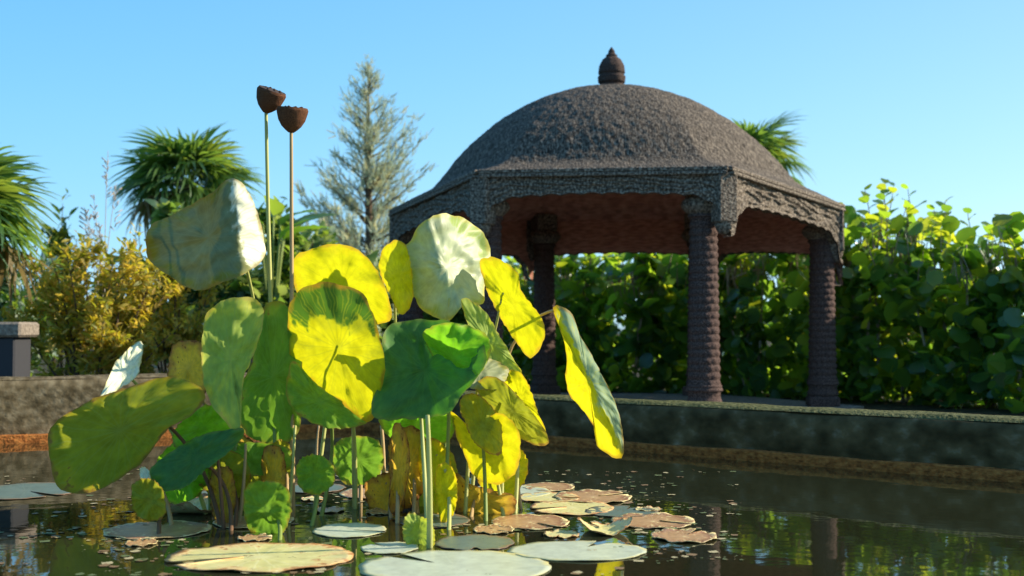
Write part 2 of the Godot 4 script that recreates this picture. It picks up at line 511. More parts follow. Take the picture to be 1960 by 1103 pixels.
func make_pod(label: String, cx: float, top_y: float, bottom_y: float, half: float, d: float, lean: Vector3, stalk: Array, m: Material, sd: int) -> void:
	var foot := on_water(stalk[0], stalk[1])
	var t := thing("lotus_seed_pod", label, "seed pod", foot, 0.0, "dry lotus seed pods on tall stalks")
	var neck := at(cx, bottom_y, d) - foot
	var high := (bottom_y - top_y) * d / F
	var r := half * d / F
	var up := lean.normalized()
	var sx := up.cross(Vector3(0, 0, 1)).normalized()
	var sz := sx.cross(up)
	var prof := [[0.0, 0.18], [0.1, 0.4], [0.25, 0.66], [0.48, 0.88], [0.75, 1.0], [0.9, 1.05], [1.0, 0.97]]
	var st := start()
	grid(st, 30, 24, func(u: float, v: float) -> Vector3:
		var f := v * (prof.size() - 1)
		var i := mini(int(f), prof.size() - 2)
		var a: Array = prof[i]
		var b: Array = prof[i + 1]
		var ry := lerpf(a[0], b[0], f - i)
		var rr := lerpf(a[1], b[1], f - i) * r
		rr *= 1.0 + 0.05 * sin(u * TAU * 13.0 + 3.0 * v) * v + 0.06 * sin(u * TAU * 2.0 + sd)
		return neck + up * (ry * high) + (sx * cos(u * TAU) + sz * sin(u * TAU)) * rr)
	var head := part("seed_head", done(st), M.pod, t)
	st = start()
	grid(st, 30, 8, func(u: float, v: float) -> Vector3:
		var rr := v * 0.97 * r
		return neck + up * (high * (0.985 + 0.03 * (1.0 - v * v))) + (sx * cos(u * TAU) + sz * sin(u * TAU)) * rr * (1.0 + 0.05 * sin(u * TAU * 2.0 + sd)))
	# seeds stand in shallow cups on the flat top
	for k in 9:
		var a := k * 2.4
		var q := neck + up * (high * 1.0) + (sx * cos(a) + sz * sin(a)) * r * 0.75 * sqrt((k + 0.5) / 9.0)
		grid(st, 8, 5, func(u: float, v: float) -> Vector3:
			return q + up * (0.007 * cos(v * PI)) + (sx * cos(u * TAU) + sz * sin(u * TAU)) * (0.008 * sin(v * PI)))
	part("seed_disc", done(st), M.pod_top, head)
	st = start()
	var pts := curve(Vector3(0, -0.05, 0), Vector3(neck.x * 0.75 + 0.015, neck.y * 0.5, neck.z * 0.5), neck + up * 0.01, 20)
	tube(st, pts, taper(0.013, 0.0085, 20), 8)
	part("stalk", done(st), m, t)

func lily_pad(label: String, x0: float, x1: float, y0: float, y1: float, m: Material, wavy: float, sd: int, lift := 0.0, turn := 0.0) -> void:
	# the pad's ellipse in the photo gives its place on the water and its size
	var a := on_water((x0 + x1) / 2, y0)
	var b := on_water((x0 + x1) / 2, y1)
	var l := on_water(x0, (y0 + y1) / 2)
	var r := on_water(x1, (y0 + y1) / 2)
	var c := (l + r) / 2.0
	c.z = (a.z + b.z) / 2.0
	var rx := (r.x - l.x) / 2.0
	var rz := absf(a.z - b.z) / 2.0
	rz = clampf(rz, rx * 0.55, rx * 1.25)
	var o := MeshInstance3D.new()
	noise.seed = sd
	var st := start()
	var n := 56
	var notch := sd * 1.3
	var cut := func(u: float) -> float:
		var e := absf(wrapf(u - notch, -PI, PI))
		return 1.0 - 0.9 * smoothstep(0.1, 0.0, e)
	var rows := 12
	var p := []
	var uvs := []
	for face in 2:
		for j in rows + 1:
			for i in n + 1:
				var u := TAU * i / n
				var rho := float(j) / rows
				var rr: float = rho * lerpf(1.0, cut.call(u), smoothstep(0.0, 1.0, rho)) * (1.0 + 0.05 * noise.get_noise_2d(cos(u) * 60.0, sin(u) * 60.0))
				var h := 0.004 + lift * rho * rho * (0.5 + 0.5 * sin(u * 2.0 + sd)) + 0.25 * wavy * pow(rho, 7.0) * (0.5 + 0.5 * sin(u * 7.0 + sd)) + 0.15 * wavy * rho * noise.get_noise_2d(cos(u) * rho * 90.0, sin(u) * rho * 90.0 + 50.0)
				p.append(Vector3(cos(u) * rx * rr, h - 0.002 * face, sin(u) * rz * rr))
				uvs.append(Vector2(0.5 + 0.49 * rho * cos(u), 0.5 + 0.49 * rho * sin(u)))
	for face in 2:
		var s := face * (rows + 1) * (n + 1)
		for j in rows:
			for i in n:
				var k := s + j * (n + 1) + i
				var q := k + n + 1
				if face == 0:
					tri(st, p[k], p[q], p[q + 1], uvs[k], uvs[q], uvs[q + 1])
					tri(st, p[k], p[q + 1], p[k + 1], uvs[k], uvs[q + 1], uvs[k + 1])
				else:
					tri(st, p[k], p[q + 1], p[q], uvs[k], uvs[q + 1], uvs[q])
					tri(st, p[k], p[k + 1], p[q + 1], uvs[k], uvs[k + 1], uvs[q + 1])
	var e0 := rows * (n + 1)
	var e1 := e0 + (rows + 1) * (n + 1)
	for i in n:
		tri(st, p[e0 + i], p[e1 + i], p[e1 + i + 1], uvs[e0 + i], uvs[e0 + i], uvs[e0 + i + 1])
		tri(st, p[e0 + i], p[e1 + i + 1], p[e0 + i + 1], uvs[e0 + i], uvs[e0 + i + 1], uvs[e0 + i + 1])
	o.mesh = done(st)
	o.material_override = m
	o.name = numbered("lily_pad")
	add_child(o, true)
	o.position = c
	o.rotation.y = turn
	tag(o, label, "lily pad", "lily pads floating on the pond")

# ---------------------------------------------------------------- gazebo
var corners := []
func hexagon(scale: float) -> Array:
	var a := 0.47
	var c := sqrt(1.0 - a * a)
	var out := []
	for v in [[1, 0], [a, -c], [-a, -c], [-1, 0], [-a, c], [a, c]]:      # from the right corner, back ones next
		out.append(Vector3(v[0], 0, v[1]) * scale)
	return out

func hex_radius(dir: Vector3, hx: Array) -> float:
	for i in 6:
		var p: Vector3 = hx[i]
		var q: Vector3 = hx[(i + 1) % 6]
		var e := q - p
		var den := dir.x * e.z - dir.z * e.x
		if absf(den) < 1e-6:
			continue
		var t := (p.x * e.z - p.z * e.x) / den
		var s := (p.x * dir.z - p.z * dir.x) / den
		if t > 0.0 and s >= -1e-4 and s <= 1.0001:
			return t
	return 1.0

func sag(x: float) -> float:      # the eave dips towards the two side corners
	return 0.09 - 0.16 * clampf((absf(x) - 1.18) / 1.34, 0.0, 1.0)

func roof_point(a: float, v: float, hx: Array) -> Vector3:     # v 0 at the eave, 1 at the crown
	var dir := Vector3(cos(a), 0, sin(a))
	var rh := hex_radius(dir, hx)
	var prof := [[0.0, 2.30], [0.08, 2.36], [0.2, 2.47], [0.3, 2.60], [0.42, 2.80], [0.54, 3.0], [0.66, 3.2], [0.8, 3.41], [0.92, 3.54], [1.0, 3.58]]
	var rad := [2.52, 2.36, 2.08, 1.93, 1.76, 1.54, 1.26, 0.86, 0.42, 0.02]
	var i := 0
	while i < prof.size() - 2 and prof[i + 1][0] < v:
		i += 1
	var t: float = clampf((v - prof[i][0]) / (prof[i + 1][0] - prof[i][0]), 0.0, 1.0)
	var i0 := maxi(i - 1, 0)
	var i3 := mini(i + 2, prof.size() - 1)
	var y := cubic_interpolate(prof[i][1], prof[i + 1][1], prof[i0][1], prof[i3][1], t)
	var r := cubic_interpolate(rad[i], rad[i + 1], rad[i0], rad[i3], t)
	var share := pow(clampf(1.0 - v / 0.9, 0.0, 1.0), 1.3)
	var out := dir * (r * lerpf(0.985, rh / 2.52, share))
	return out + Vector3(0, y + sag(out.x) * pow(1.0 - v, 3.0), 0)

func make_gazebo() -> void:
	var axis := at(1172, 630, 13.86)
	var turn := deg_to_rad(-2.5) + atan2(-axis.x, -axis.z) + PI
	var g := thing("gazebo", "dark weathered domed gazebo with carved beams, behind the pond wall", "gazebo", Vector3(axis.x, 0, axis.z), turn)
	var eave := hexagon(2.52)
	# roof, laid with small carved scales in staggered rows
	var st := start()
	var rows := 40.0
	var cols := 108.0
	grid(st, 540, 200, func(u: float, v: float) -> Vector3:
		var p := roof_point(u * TAU, v, eave)
		var q := v * rows
		var row := floorf(q)
		var fr := q - row
		var uu := u * cols + (0.5 if int(row) % 2 == 0 else 0.0)
		var fu := uu - floorf(uu)
		var h := (1.0 - fr) * 0.002 * (1.0 - pow(absf(2.0 * fu - 1.0), 4.0)) * (1.0 - smoothstep(0.9, 1.0, v))
		var w := noise.get_noise_3d(p.x * 220.0, p.y * 60.0, p.z * 220.0) * 0.012 + noise.get_noise_3d(p.x * 40.0, p.y * 24.0, p.z * 40.0) * 0.008
		return p + Vector3(p.x, 1.2, p.z).normalized() * ((h + w) * smoothstep(0.0, 0.03, v)))
	var roof := part("dome_roof", done(st), M.roof, g)
	st = start()
	var prof := [[0.0, 0.165], [0.03, 0.16], [0.04, 0.135], [0.07, 0.13], [0.085, 0.15], [0.15, 0.155], [0.16, 0.14], [0.18, 0.14], [0.19, 0.15], [0.27, 0.14], [0.34, 0.105], [0.375, 0.06], [0.39, 0.065], [0.41, 0.04], [0.44, 0.035], [0.485, 0.004]]
	grid(st, 48, 60, func(u: float, v: float) -> Vector3:
		var f := v * (prof.size() - 1)
		var i := mini(int(f), prof.size() - 2)
		var y := lerpf(prof[i][0], prof[i + 1][0], f - i)
		var r := lerpf(prof[i][1], prof[i + 1][1], f - i) * (1.0 + 0.02 * sin(u * TAU * 8.0) * smoothstep(0.08, 0.12, y))
		return Vector3(cos(u * TAU) * r, 3.555 + y, sin(u * TAU) * r))
	part("finial", done(st), M.finial, roof)
	# ceiling: the wooden inside of the dome
	st = start()
	grid(st, 96, 40, func(u: float, v: float) -> Vector3:
		var p := roof_point(u * TAU, v * 0.995, eave)
		var ribs := 0.02 * smoothstep(0.75, 1.0, absf(sin(u * TAU * 9.0)))
		return Vector3(p.x * 0.95, p.y - 0.1 - ribs, p.z * 0.95))
	part("ceiling", done(st), M.lining, g)
	# the six sides
	var beam := hexagon(2.45)
	for i in 6:
		var p: Vector3 = beam[i]
		var q: Vector3 = beam[(i + 1) % 6]
		var along := (q - p).normalized()
		var out := Vector3(along.z, 0, -along.x)
		if out.dot(p + q) < 0.0:
			out = -out
		var l := p.distance_to(q)
		var deep := 0.3 if i >= 3 else (0.07 if i != 1 else 0.0)      # the rear beams hang lower
		var ends := 1.6 if absf(out.x) > 0.5 else 1.0
		var bottom := func(u: float) -> float:
			var s := absf(2.0 * u - 1.0)
			var y := 2.09 - 0.05 * pow(s, 2.0) - ends * (0.07 * smoothstep(0.7, 0.95, s) + 0.11 * smoothstep(0.88, 0.96, s))
			return y + 0.018 * absf(sin(s * PI * 6.0)) - 0.02 - deep
		var relief := func(u: float, v: float) -> float:
			# scrolling leaves between two raised borders
			var x := u * l
			var border := smoothstep(0.08, 0.05, v) + smoothstep(0.9, 0.94, v)
			var vine := sin(x * 9.0 + 3.0 * sin(v * 7.0)) * cos(v * 12.0 + 2.0 * sin(x * 6.0))
			var leafy := absf(sin(x * 26.0 + v * 5.0) * cos(v * 17.0 - x * 11.0))
			return 0.02 * border + (1.0 - border) * (0.03 * smoothstep(-0.05, 0.12, vine) * (0.6 + 0.4 * leafy))
		st = start()
		grid(st, 220, 40, func(u: float, v: float) -> Vector3:
			var y := lerpf(2.27, bottom.call(u), v)
			var k := p.lerp(q, u)
			return k + Vector3(0, y + sag(k.x), 0) + out * (0.03 + relief.call(u, v)))
		grid(st, 150, 2, func(u: float, v: float) -> Vector3:      # underside
			var k := p.lerp(q, u)
			return k + Vector3(0, bottom.call(u) + sag(k.x), 0) + out * (0.03 - 0.07 * v))
		part("carved_beam", done(st), M.carved, g)
		st = start()
		grid(st, 60, 10, func(u: float, v: float) -> Vector3:
			var y := lerpf(2.27, bottom.call(u) + 0.01, v)
			var k := p.lerp(q, u)
			return k + Vector3(0, y + sag(k.x), 0) + out * (-0.042 - 0.012 * absf(sin(v * PI * 3.0))))
		part("beam_lining", done(st), M.lining, g)
		# thin cornice along the eave
		st = start()
		var ep: Vector3 = eave[i]
		var eq: Vector3 = eave[(i + 1) % 6]
		var mid := (ep + eq) / 2.0
		ep.y = sag(ep.x)
		eq.y = sag(eq.x)
		var slope := (eq - ep).normalized()
		var fit := Transform3D(Basis(slope, slope.cross(along.cross(Vector3.UP)) * -1.0, along.cross(Vector3.UP)), Vector3(mid.x, 2.297 + (ep.y + eq.y) / 2.0, mid.z) - out * 0.035)
		box(st, fit, Vector3(ep.distance_to(eq) - 0.03, 0.045, 0.1), 0.01)
		part("cornice", done(st), M.carved, g)
		st = start()
		mid = (p + q) / 2.0
		fit.origin = Vector3(mid.x, 2.255 + (ep.y + eq.y) / 2.0, mid.z) + out * 0.055
		box(st, fit, Vector3(l + 0.02, 0.035, 0.06), 0.008)
		part("moulding", done(st), M.carved, g)
	# bracket posts at the corners
	for i in 6:
		st = start()
		var k: Vector3 = beam[i] * 0.985
		var bt := -atan2(k.z, k.x)
		k.y = sag(k.x)
		box(st, here(Vector3(k.x, k.y + 2.03, k.z), bt), Vector3(0.17, 0.47, 0.2), 0.015)
		grid(st, 20, 14, func(u: float, v: float) -> Vector3:
			var rr := 0.085 * sqrt(maxf(0.0, 1.0 - v * v)) * (1.0 + 0.08 * cos(u * TAU * 5.0))
			return Vector3(k.x + cos(u * TAU) * rr, k.y + 1.8 - 0.12 * v, k.z + sin(u * TAU) * rr))
		part("corner_bracket", done(st), M.carved, g)
	# the six carved columns
	var posts := hexagon(2.27)
	for i in [1, 2, 4, 5]:
		posts[i].x -= signf(posts[i].x) * 0.12
		posts[i].z -= signf(posts[i].z) * 0.05
	posts[1].x += 0.16
	posts[4].x -= 0.05
	var shaft: ArrayMesh
	st = start()
	grid(st, 72, 330, func(u: float, v: float) -> Vector3:
		var y := lerpf(0.29, 1.94, v)
		var r := lerpf(0.142, 0.118, v)
		var tier := floorf(y / 0.068)
		var up := y / 0.068 - tier
		r += 0.014 * sin(up * PI) * (0.45 + 0.55 * absf(cos(u * TAU * 5.0 + (PI / 2.0 if int(tier) % 2 == 0 else 0.0)))) + 0.004 * noise.get_noise_3d(cos(u * TAU) * 60.0, y * 160.0, sin(u * TAU) * 60.0)
		var ring := smoothstep(0.035, 0.02, absf(y - 0.33)) + smoothstep(0.035, 0.02, absf(y - 1.9))
		return Vector3(cos(u * TAU) * (r + 0.02 * ring), y, sin(u * TAU) * (r + 0.02 * ring)))
	shaft = done(st)
	st = start()
	grid(st, 48, 40, func(u: float, v: float) -> Vector3:
		var y := lerpf(1.9, 2.06, v)
		var r := 0.135 + 0.065 * sin(v * PI * 0.85) + 0.012 * cos(u * TAU * 12.0) * sin(v * PI)
		return Vector3(cos(u * TAU) * r, y, sin(u * TAU) * r))
	box(st, here(Vector3(0, 2.16, 0)), Vector3(0.27, 0.21, 0.27), 0.015)
	var cap := done(st)
	st = start()
	box(st, here(Vector3(0, 0.12, 0)), Vector3(0.33, 0.12, 0.33), 0.02)
	grid(st, 40, 16, func(u: float, v: float) -> Vector3:
		var r := 0.155 + 0.015 * sin(v * PI * 2.0) * (1.0 - v)
		return Vector3(cos(u * TAU) * r, lerpf(0.18, 0.3, v), sin(u * TAU) * r))
	var foot := done(st)
	for i in 6:
		var c := part("column", shaft, M.column, g)
		c.position = posts[i]
		c.scale.y = 1.0 + sag(posts[i].x) / 2.2
		c.rotation.y = -atan2(posts[i].z, posts[i].x)
		part("capital", cap, M.carved, c)
		part("base", foot, M.column, c)
	st = start()
	var slab := hexagon(2.7)
	st.set_smooth_group(-1)
	for i in 6:
		var a: Vector3 = slab[i]
		var b: Vector3 = slab[(i + 1) % 6]
		tri(st, Vector3(0, 0.07, 0), a + Vector3(0, 0.07, 0), b + Vector3(0, 0.07, 0))
		quad(st, a + Vector3(0, 0.07, 0), a + Vector3(0, -0.2, 0), b + Vector3(0, -0.2, 0), b + Vector3(0, 0.07, 0))
	part("floor_slab", done(st), M.plinth, g)

# ---------------------------------------------------------------- pond
func wall(label: String, a: Vector3, b: Vector3, high: float, face: Material, top: Material, inward: Vector3, sd: int) -> void:
	var l := a.distance_to(b)
	var along := (b - a) / l
	var t := thing("pond_wall", label, "wall", a)
	noise.seed = sd
	# one uneven profile drawn along the wall: water side, rounded shoulder, top, back
	var st := start()
	var n := int(l * 22.0)
	grid(st, n, 26, func(u: float, v: float) -> Vector3:
		var out := 0.0
		var y := 0.0
		if v < 0.55:
			y = lerpf(-0.3, high - 0.08, v / 0.55)
		elif v < 0.65:
			var k := (v - 0.55) / 0.1 * PI / 2.0
			y = high - 0.08 + 0.08 * sin(k)
			out = -0.07 * (1.0 - cos(k))
		elif v < 0.85:
			y = high
			out = lerpf(-0.07, -0.4, (v - 0.65) / 0.2)
		else:
			y = lerpf(high, -0.1, (v - 0.85) / 0.15)
			out = -0.4
		var p := along * (u * l) + inward * out + Vector3(0, y, 0)
		var w := noise.get_noise_3d(p.x * 22.0, p.y * 30.0, p.z * 22.0) * 0.016 + noise.get_noise_3d(p.x * 4.0, p.y * 4.0, p.z * 4.0) * 0.02
		return p + (inward * (1.0 if v < 0.65 else 0.3) + Vector3(0, 0.7 if v > 0.5 else 0.0, 0)) * w)
	part("face", done(st), face, t)
	st = start()      # mossy crust along the top
	grid(st, n, 8, func(u: float, v: float) -> Vector3:
		var p := along * (u * l) + Vector3(0, high, 0) + inward * lerpf(-0.05, -0.36, v)
		var w := noise.get_noise_3d(p.x * 30.0, p.y * 30.0, p.z * 30.0)
		p.y += 0.016 + 0.014 * w - (0.022 + 0.02 * w if v == 0.0 else 0.0) - (0.05 if v == 1.0 else 0.0)
		return p)
	part("coping", done(st), top, t)
	st = start()
	grid(st, n, 8, func(u: float, v: float) -> Vector3:
		var k := v * PI
		var p := along * (u * l) + Vector3(0, -0.02 + 0.085 * clampf(1.6 * sin(k * 0.5), 0.0, 1.0), 0) + inward * lerpf(0.075, -0.02, clampf(v * 2.0 - 1.0, 0.0, 1.0))
		var w := noise.get_noise_3d(p.x * 26.0, p.y * 26.0 + 40.0, p.z * 26.0)
		return p + inward * 0.02 * w + Vector3(0, 0.012 * w, 0))
	part("waterline_ledge", done(st), M.ledge, t)

func structure(called: String, mesh: Mesh, m: Material) -> MeshInstance3D:
	var o := part(called, mesh, m, self)
	o.set_meta("kind", "structure")
	return o

func make_pond() -> void:
	var corner := Vector3(-1.32, 0, -11.32)
	var right := Vector3(8.4, 0, -2.63)
	var left := Vector3(-9.0, 0, -7.3)
	var pond := [corner, right, Vector3(7.2, 0, 2.0), Vector3(-9.0, 0, 2.0), left]
	var st := start()
	for i in range(1, 4):
		tri(st, pond[0], pond[i], pond[i + 1])
	structure("water", done(st), M.water)
	# ground: everything round the pond, out to the horizon
	st = start()
	var mid := Vector3(0, 0, -4.0)
	var inner := []
	var far := []
	for p in pond:
		var dirn: Vector3 = (p - mid).normalized()
		inner.append(p + dirn * 0.2 + Vector3(0, GROUND, 0))
		far.append(mid + dirn * 900.0 + Vector3(0, GROUND, 0))
	for i in 5:
		var k := (i + 1) % 5
		quad(st, inner[i], far[i], far[k], inner[k])
	structure("ground", done(st), M.ground)
	var rn := Vector3(right.z - corner.z, 0, -(right.x - corner.x)).normalized()
	if rn.dot(mid - corner) < 0.0:
		rn = -rn
	var ln := Vector3(left.z - corner.z, 0, -(left.x - corner.x)).normalized()
	if ln.dot(mid - corner) < 0.0:
		ln = -ln
	wall("long dark mossy pond wall in front of the gazebo and hedge", corner + (corner - right).normalized() * 0.1, right, 0.345, M.wall, M.coping, rn, 5)
	wall("pale brown pond wall below the stone bench and golden shrub", corner + (corner - left).normalized() * 0.02, left, 0.5, M.wall_light, M.wall_light, ln, 9)

# ---------------------------------------------------------------- plants
func round_leaf(fold: float, cup: float, sides: int, sd: int) -> ArrayMesh:      # about 1 across, stem at the origin, blade along +z
	var st := start()
	var c := Vector3(0, 0, 0.5)
	var rim := []
	for k in sides:
		var a := TAU * k / sides
		var r := 0.5 * (1.0 + 0.06 * sin(3.0 * a + sd)) * (0.82 if k == 0 else 1.0)
		var x := sin(a) * r
		rim.append(Vector3(x, absf(x) * fold - cup * (x * x + cos(a) * cos(a) * r * r) + 0.03 * sin(4.0 * a + sd * 2.0), 0.5 - cos(a) * r))
	for k in sides:
		tri(st, c, rim[k], rim[(k + 1) % sides])
	return done(st)

func long_leaf(fold: float, droop: float, wide: float) -> ArrayMesh:      # 1 long, pointed
	var st := start()
	var rows := [[0.0, 0.1], [0.25, 0.85], [0.5, 1.0], [0.78, 0.6], [1.0, 0.02]]
	for i in rows.size() - 1:
		for s in [-1, 1]:
			var a := Vector3(0, -droop * rows[i][0] ** 2, rows[i][0])
			var b := Vector3(0, -droop * rows[i + 1][0] ** 2, rows[i + 1][0])
			var c := b + Vector3(s * wide * rows[i + 1][1], wide * fold * rows[i + 1][1], 0)
			var d := a + Vector3(s * wide * rows[i][1], wide * fold * rows[i][1], 0)
			if s > 0:
				quad(st, a, b, c, d)
			else:
				quad(st, a, d, c, b)
	return done(st)

func pose(p: Vector3, fwd: Vector3, size: float, roll: float) -> Transform3D:
	var z := fwd.normalized()
	var x := Vector3.UP.cross(z)
	x = x.normalized() if x.length() > 0.05 else Vector3.RIGHT
	var b := Basis(x, z.cross(x), z)
	return Transform3D(b.rotated(z, roll).scaled(Vector3.ONE * size), p)

func random_dir(up_bias: float) -> Vector3:
	var v := Vector3(rng.randf_range(-1, 1), rng.randf_range(-1, 1), rng.randf_range(-1, 1))
	return (v.normalized() + Vector3(0, up_bias, 0)).normalized()

var hedge_leaves := []
func hedge_shrub(label: String, where: Vector3, wide: float, high: float, deep: float, count: int, singles: int, size: float, low := 0.02) -> void:
	var t := thing("round_leaved_shrub", label, "shrub", where, 0.0, "round-leaved shrubs of the hedge")
	var st := start()
	var tips := []
	for k in 6:
		var b := Vector3(rng.randf_range(-0.4, 0.4) * wide, -0.05, rng.randf_range(-0.3, 0.3) * deep)
		var e := Vector3(b.x + rng.randf_range(-0.35, 0.35), high * rng.randf_range(0.75, 1.02), b.z + rng.randf_range(-0.3, 0.3))
		var m := b.lerp(e, 0.5) + Vector3(rng.randf_range(-0.15, 0.15), 0, rng.randf_range(-0.15, 0.15))
		tube(st, curve(b, m, e, 8), taper(0.028, 0.008, 8), 6)
		tips.append([b, m, e])
		for j in 5:
			var u := rng.randf_range(0.25, 0.95)
			var p := b.lerp(m, u).lerp(m.lerp(e, u), u)
			var q := p + random_dir(0.5) * rng.randf_range(0.25, 0.5)
			tube(st, curve(p, (p + q) / 2 + Vector3(0, 0.05, 0), q, 4), taper(0.013, 0.005, 4), 5)
			tips.append([p, (p + q) / 2, q])
	var all := []
	for k in count * 2:
		if all.size() >= count:
			break
		var p: Vector3
		if k % 5 == 0:
			var s: Array = tips[rng.randi() % tips.size()]
			var u := rng.randf()
			p = s[0].lerp(s[1], u).lerp(s[1].lerp(s[2], u), u)
			if p.y < low:
				p.y = rng.randf_range(low, high)
		else:
			var top := high * (0.86 + 0.22 * noise.get_noise_2d((where.x + p.x) * 40.0, 7.0))
			p = Vector3(rng.randf_range(-0.58, 0.58) * wide, 0, rng.randf_range(-0.5, 0.5) * deep)
			top = high * (0.86 + 0.5 * noise.get_noise_2d((where.x + p.x) * 60.0, p.z * 40.0))
			p.y = lerpf(low, top, pow(rng.randf(), 1.15))
			if p.y > high * 1.0 or p.y > high * 0.92 and rng.randf() < 0.75:
				continue
			if noise.get_noise_3d((where.x + p.x) * 38.0, p.y * 38.0, p.z * 38.0) < -0.06:      # gaps between the clumps
				continue
		var dir := random_dir(0.15) + Vector3(0.15, 0, 0.35)
		var x := pose(p, dir, size * (rng.randf_range(0.85, 1.5) if rng.randf() < 0.45 else rng.randf_range(0.4, 0.85)), rng.randf_range(-1.2, 1.2))
		if p.y > high * 0.8:      # a twig carries each leaf at the top
			tube(st, [p + Vector3(rng.randf_range(-0.1, 0.1), -0.34, rng.randf_range(-0.1, 0.1)), p], [0.008, 0.004], 4)
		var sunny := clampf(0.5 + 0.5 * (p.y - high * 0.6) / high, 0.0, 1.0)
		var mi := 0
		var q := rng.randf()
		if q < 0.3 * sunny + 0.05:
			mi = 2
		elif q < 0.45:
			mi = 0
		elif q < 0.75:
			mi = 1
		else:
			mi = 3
		all.append([p.z + rng.randf_range(-0.1, 0.1) + (0.5 if p.y > high * 0.85 else 0.0), x, mi])
	for k in 8:      # leafy shoots stand out of the top
		var b := Vector3(rng.randf_range(-0.5, 0.5) * wide, high * 0.75, rng.randf_range(-0.3, 0.5) * deep)
		var e := b + Vector3(rng.randf_range(-0.15, 0.15), high * rng.randf_range(0.15, 0.36), rng.randf_range(-0.1, 0.1))
		tube(st, curve(b, (b + e) / 2.0 + Vector3(0.03, 0, 0), e, 4), taper(0.009, 0.004, 4), 5)
		for j in 8:
			var a := j * 2.4 + k
			var u := 0.25 + 0.75 * j / 7.0
			all.append([b.z + 0.6, pose(b.lerp(e, u), Vector3(cos(a), 0.35 + 0.4 * u, sin(a)), size * (1.15 - 0.55 * u), 0.4 * sin(a * 3.0)), [0, 2, 2, 1][(j + k) % 4]])
	part("stems", done(st), M.pale_bark, t)
	all.sort_custom(func(a, b): return a[0] > b[0])
	var rest := [[], [], [], []]
	for k in all.size():
		if k < singles:
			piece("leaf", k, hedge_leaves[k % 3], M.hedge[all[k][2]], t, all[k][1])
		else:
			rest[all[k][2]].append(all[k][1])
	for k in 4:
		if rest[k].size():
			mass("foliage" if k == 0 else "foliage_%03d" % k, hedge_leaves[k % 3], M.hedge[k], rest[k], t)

var fans := []
func fan_frond(sd: int) -> ArrayMesh:      # stem along +z, then a fan of folded blades; 1 unit of blade
	var r := RandomNumberGenerator.new()
	r.seed = sd
	var st := start()
	tube(st, [Vector3.ZERO, Vector3(0, 0.03, 0.35), Vector3(0, 0, 0.7)], [0.018, 0.014, 0.011], 5)
	var n := 26
	for k in n:
		var a := lerpf(-2.0, 2.0, (k + 0.5) / n) + r.randf_range(-0.04, 0.04)
		var dir := Vector3(sin(a), 0, cos(a))
		var side := Vector3(cos(a), 0, -sin(a))
		var l := (0.62 + 0.3 * cos(a * 0.6)) * r.randf_range(0.85, 1.05)
		var o := Vector3(0, 0, 0.7)
		var drop := r.randf_range(0.15, 0.8)
		var rows := [[0.0, 0.012], [0.3, 0.036], [0.6, 0.036], [0.85, 0.02], [1.0, 0.002]]
		for i in rows.size() - 1:
			for s in [-1, 1]:
				var p: Vector3 = o + dir * l * rows[i][0] - Vector3(0, drop * pow(rows[i][0], 2.6), 0)
				var q: Vector3 = o + dir * l * rows[i + 1][0] - Vector3(0, drop * pow(rows[i + 1][0], 2.6), 0)
				var w0: Vector3 = side * s * rows[i][1] + Vector3(0, rows[i][1] * 0.5, 0)
				var w1: Vector3 = side * s * rows[i + 1][1] + Vector3(0, rows[i + 1][1] * 0.5, 0)
				if s > 0:
					quad(st, p, q, q + w1, p + w0)
				else:
					quad(st, p, p + w0, q + w1, q)
	return done(st)

func fan_palm(label: String, crown: Vector3, size: float, count: int, sd: int) -> void:
	rng.seed = sd
	var t := thing("fan_palm", label, "palm", Vector3(crown.x, GROUND, crown.z), rng.randf() * TAU, "fan palms behind the pond")
	var top := crown.y - GROUND
	var st := start()
	var pts := []
	var rad := []
	for i in 30:
		pts.append(Vector3(0.04 * sin(i * 0.3), lerpf(-0.1, top, i / 29.0), 0.03 * cos(i * 0.23)))
		rad.append(0.105 + 0.02 * (i % 2) - 0.02 * i / 29.0)
	tube(st, pts, rad, 10)
	part("trunk", done(st), M.bark, t)
	for k in count:
		var a := k * 2.4 + rng.randf_range(-0.2, 0.2)
		var e := lerpf(1.15, -0.45, float(k) / count) + rng.randf_range(-0.1, 0.1)
		var dir := Vector3(cos(a) * cos(e), sin(e), sin(a) * cos(e))
		var m: int = 1 if k % 3 == 0 else 0
		if e < -0.25:
			m = 2
		piece("frond", k, fans[k % 3], M.frond[m], t, pose(Vector3(0, top - 0.05, 0), dir, size * rng.randf_range(0.85, 1.1), rng.randf_range(-0.5, 0.5)))

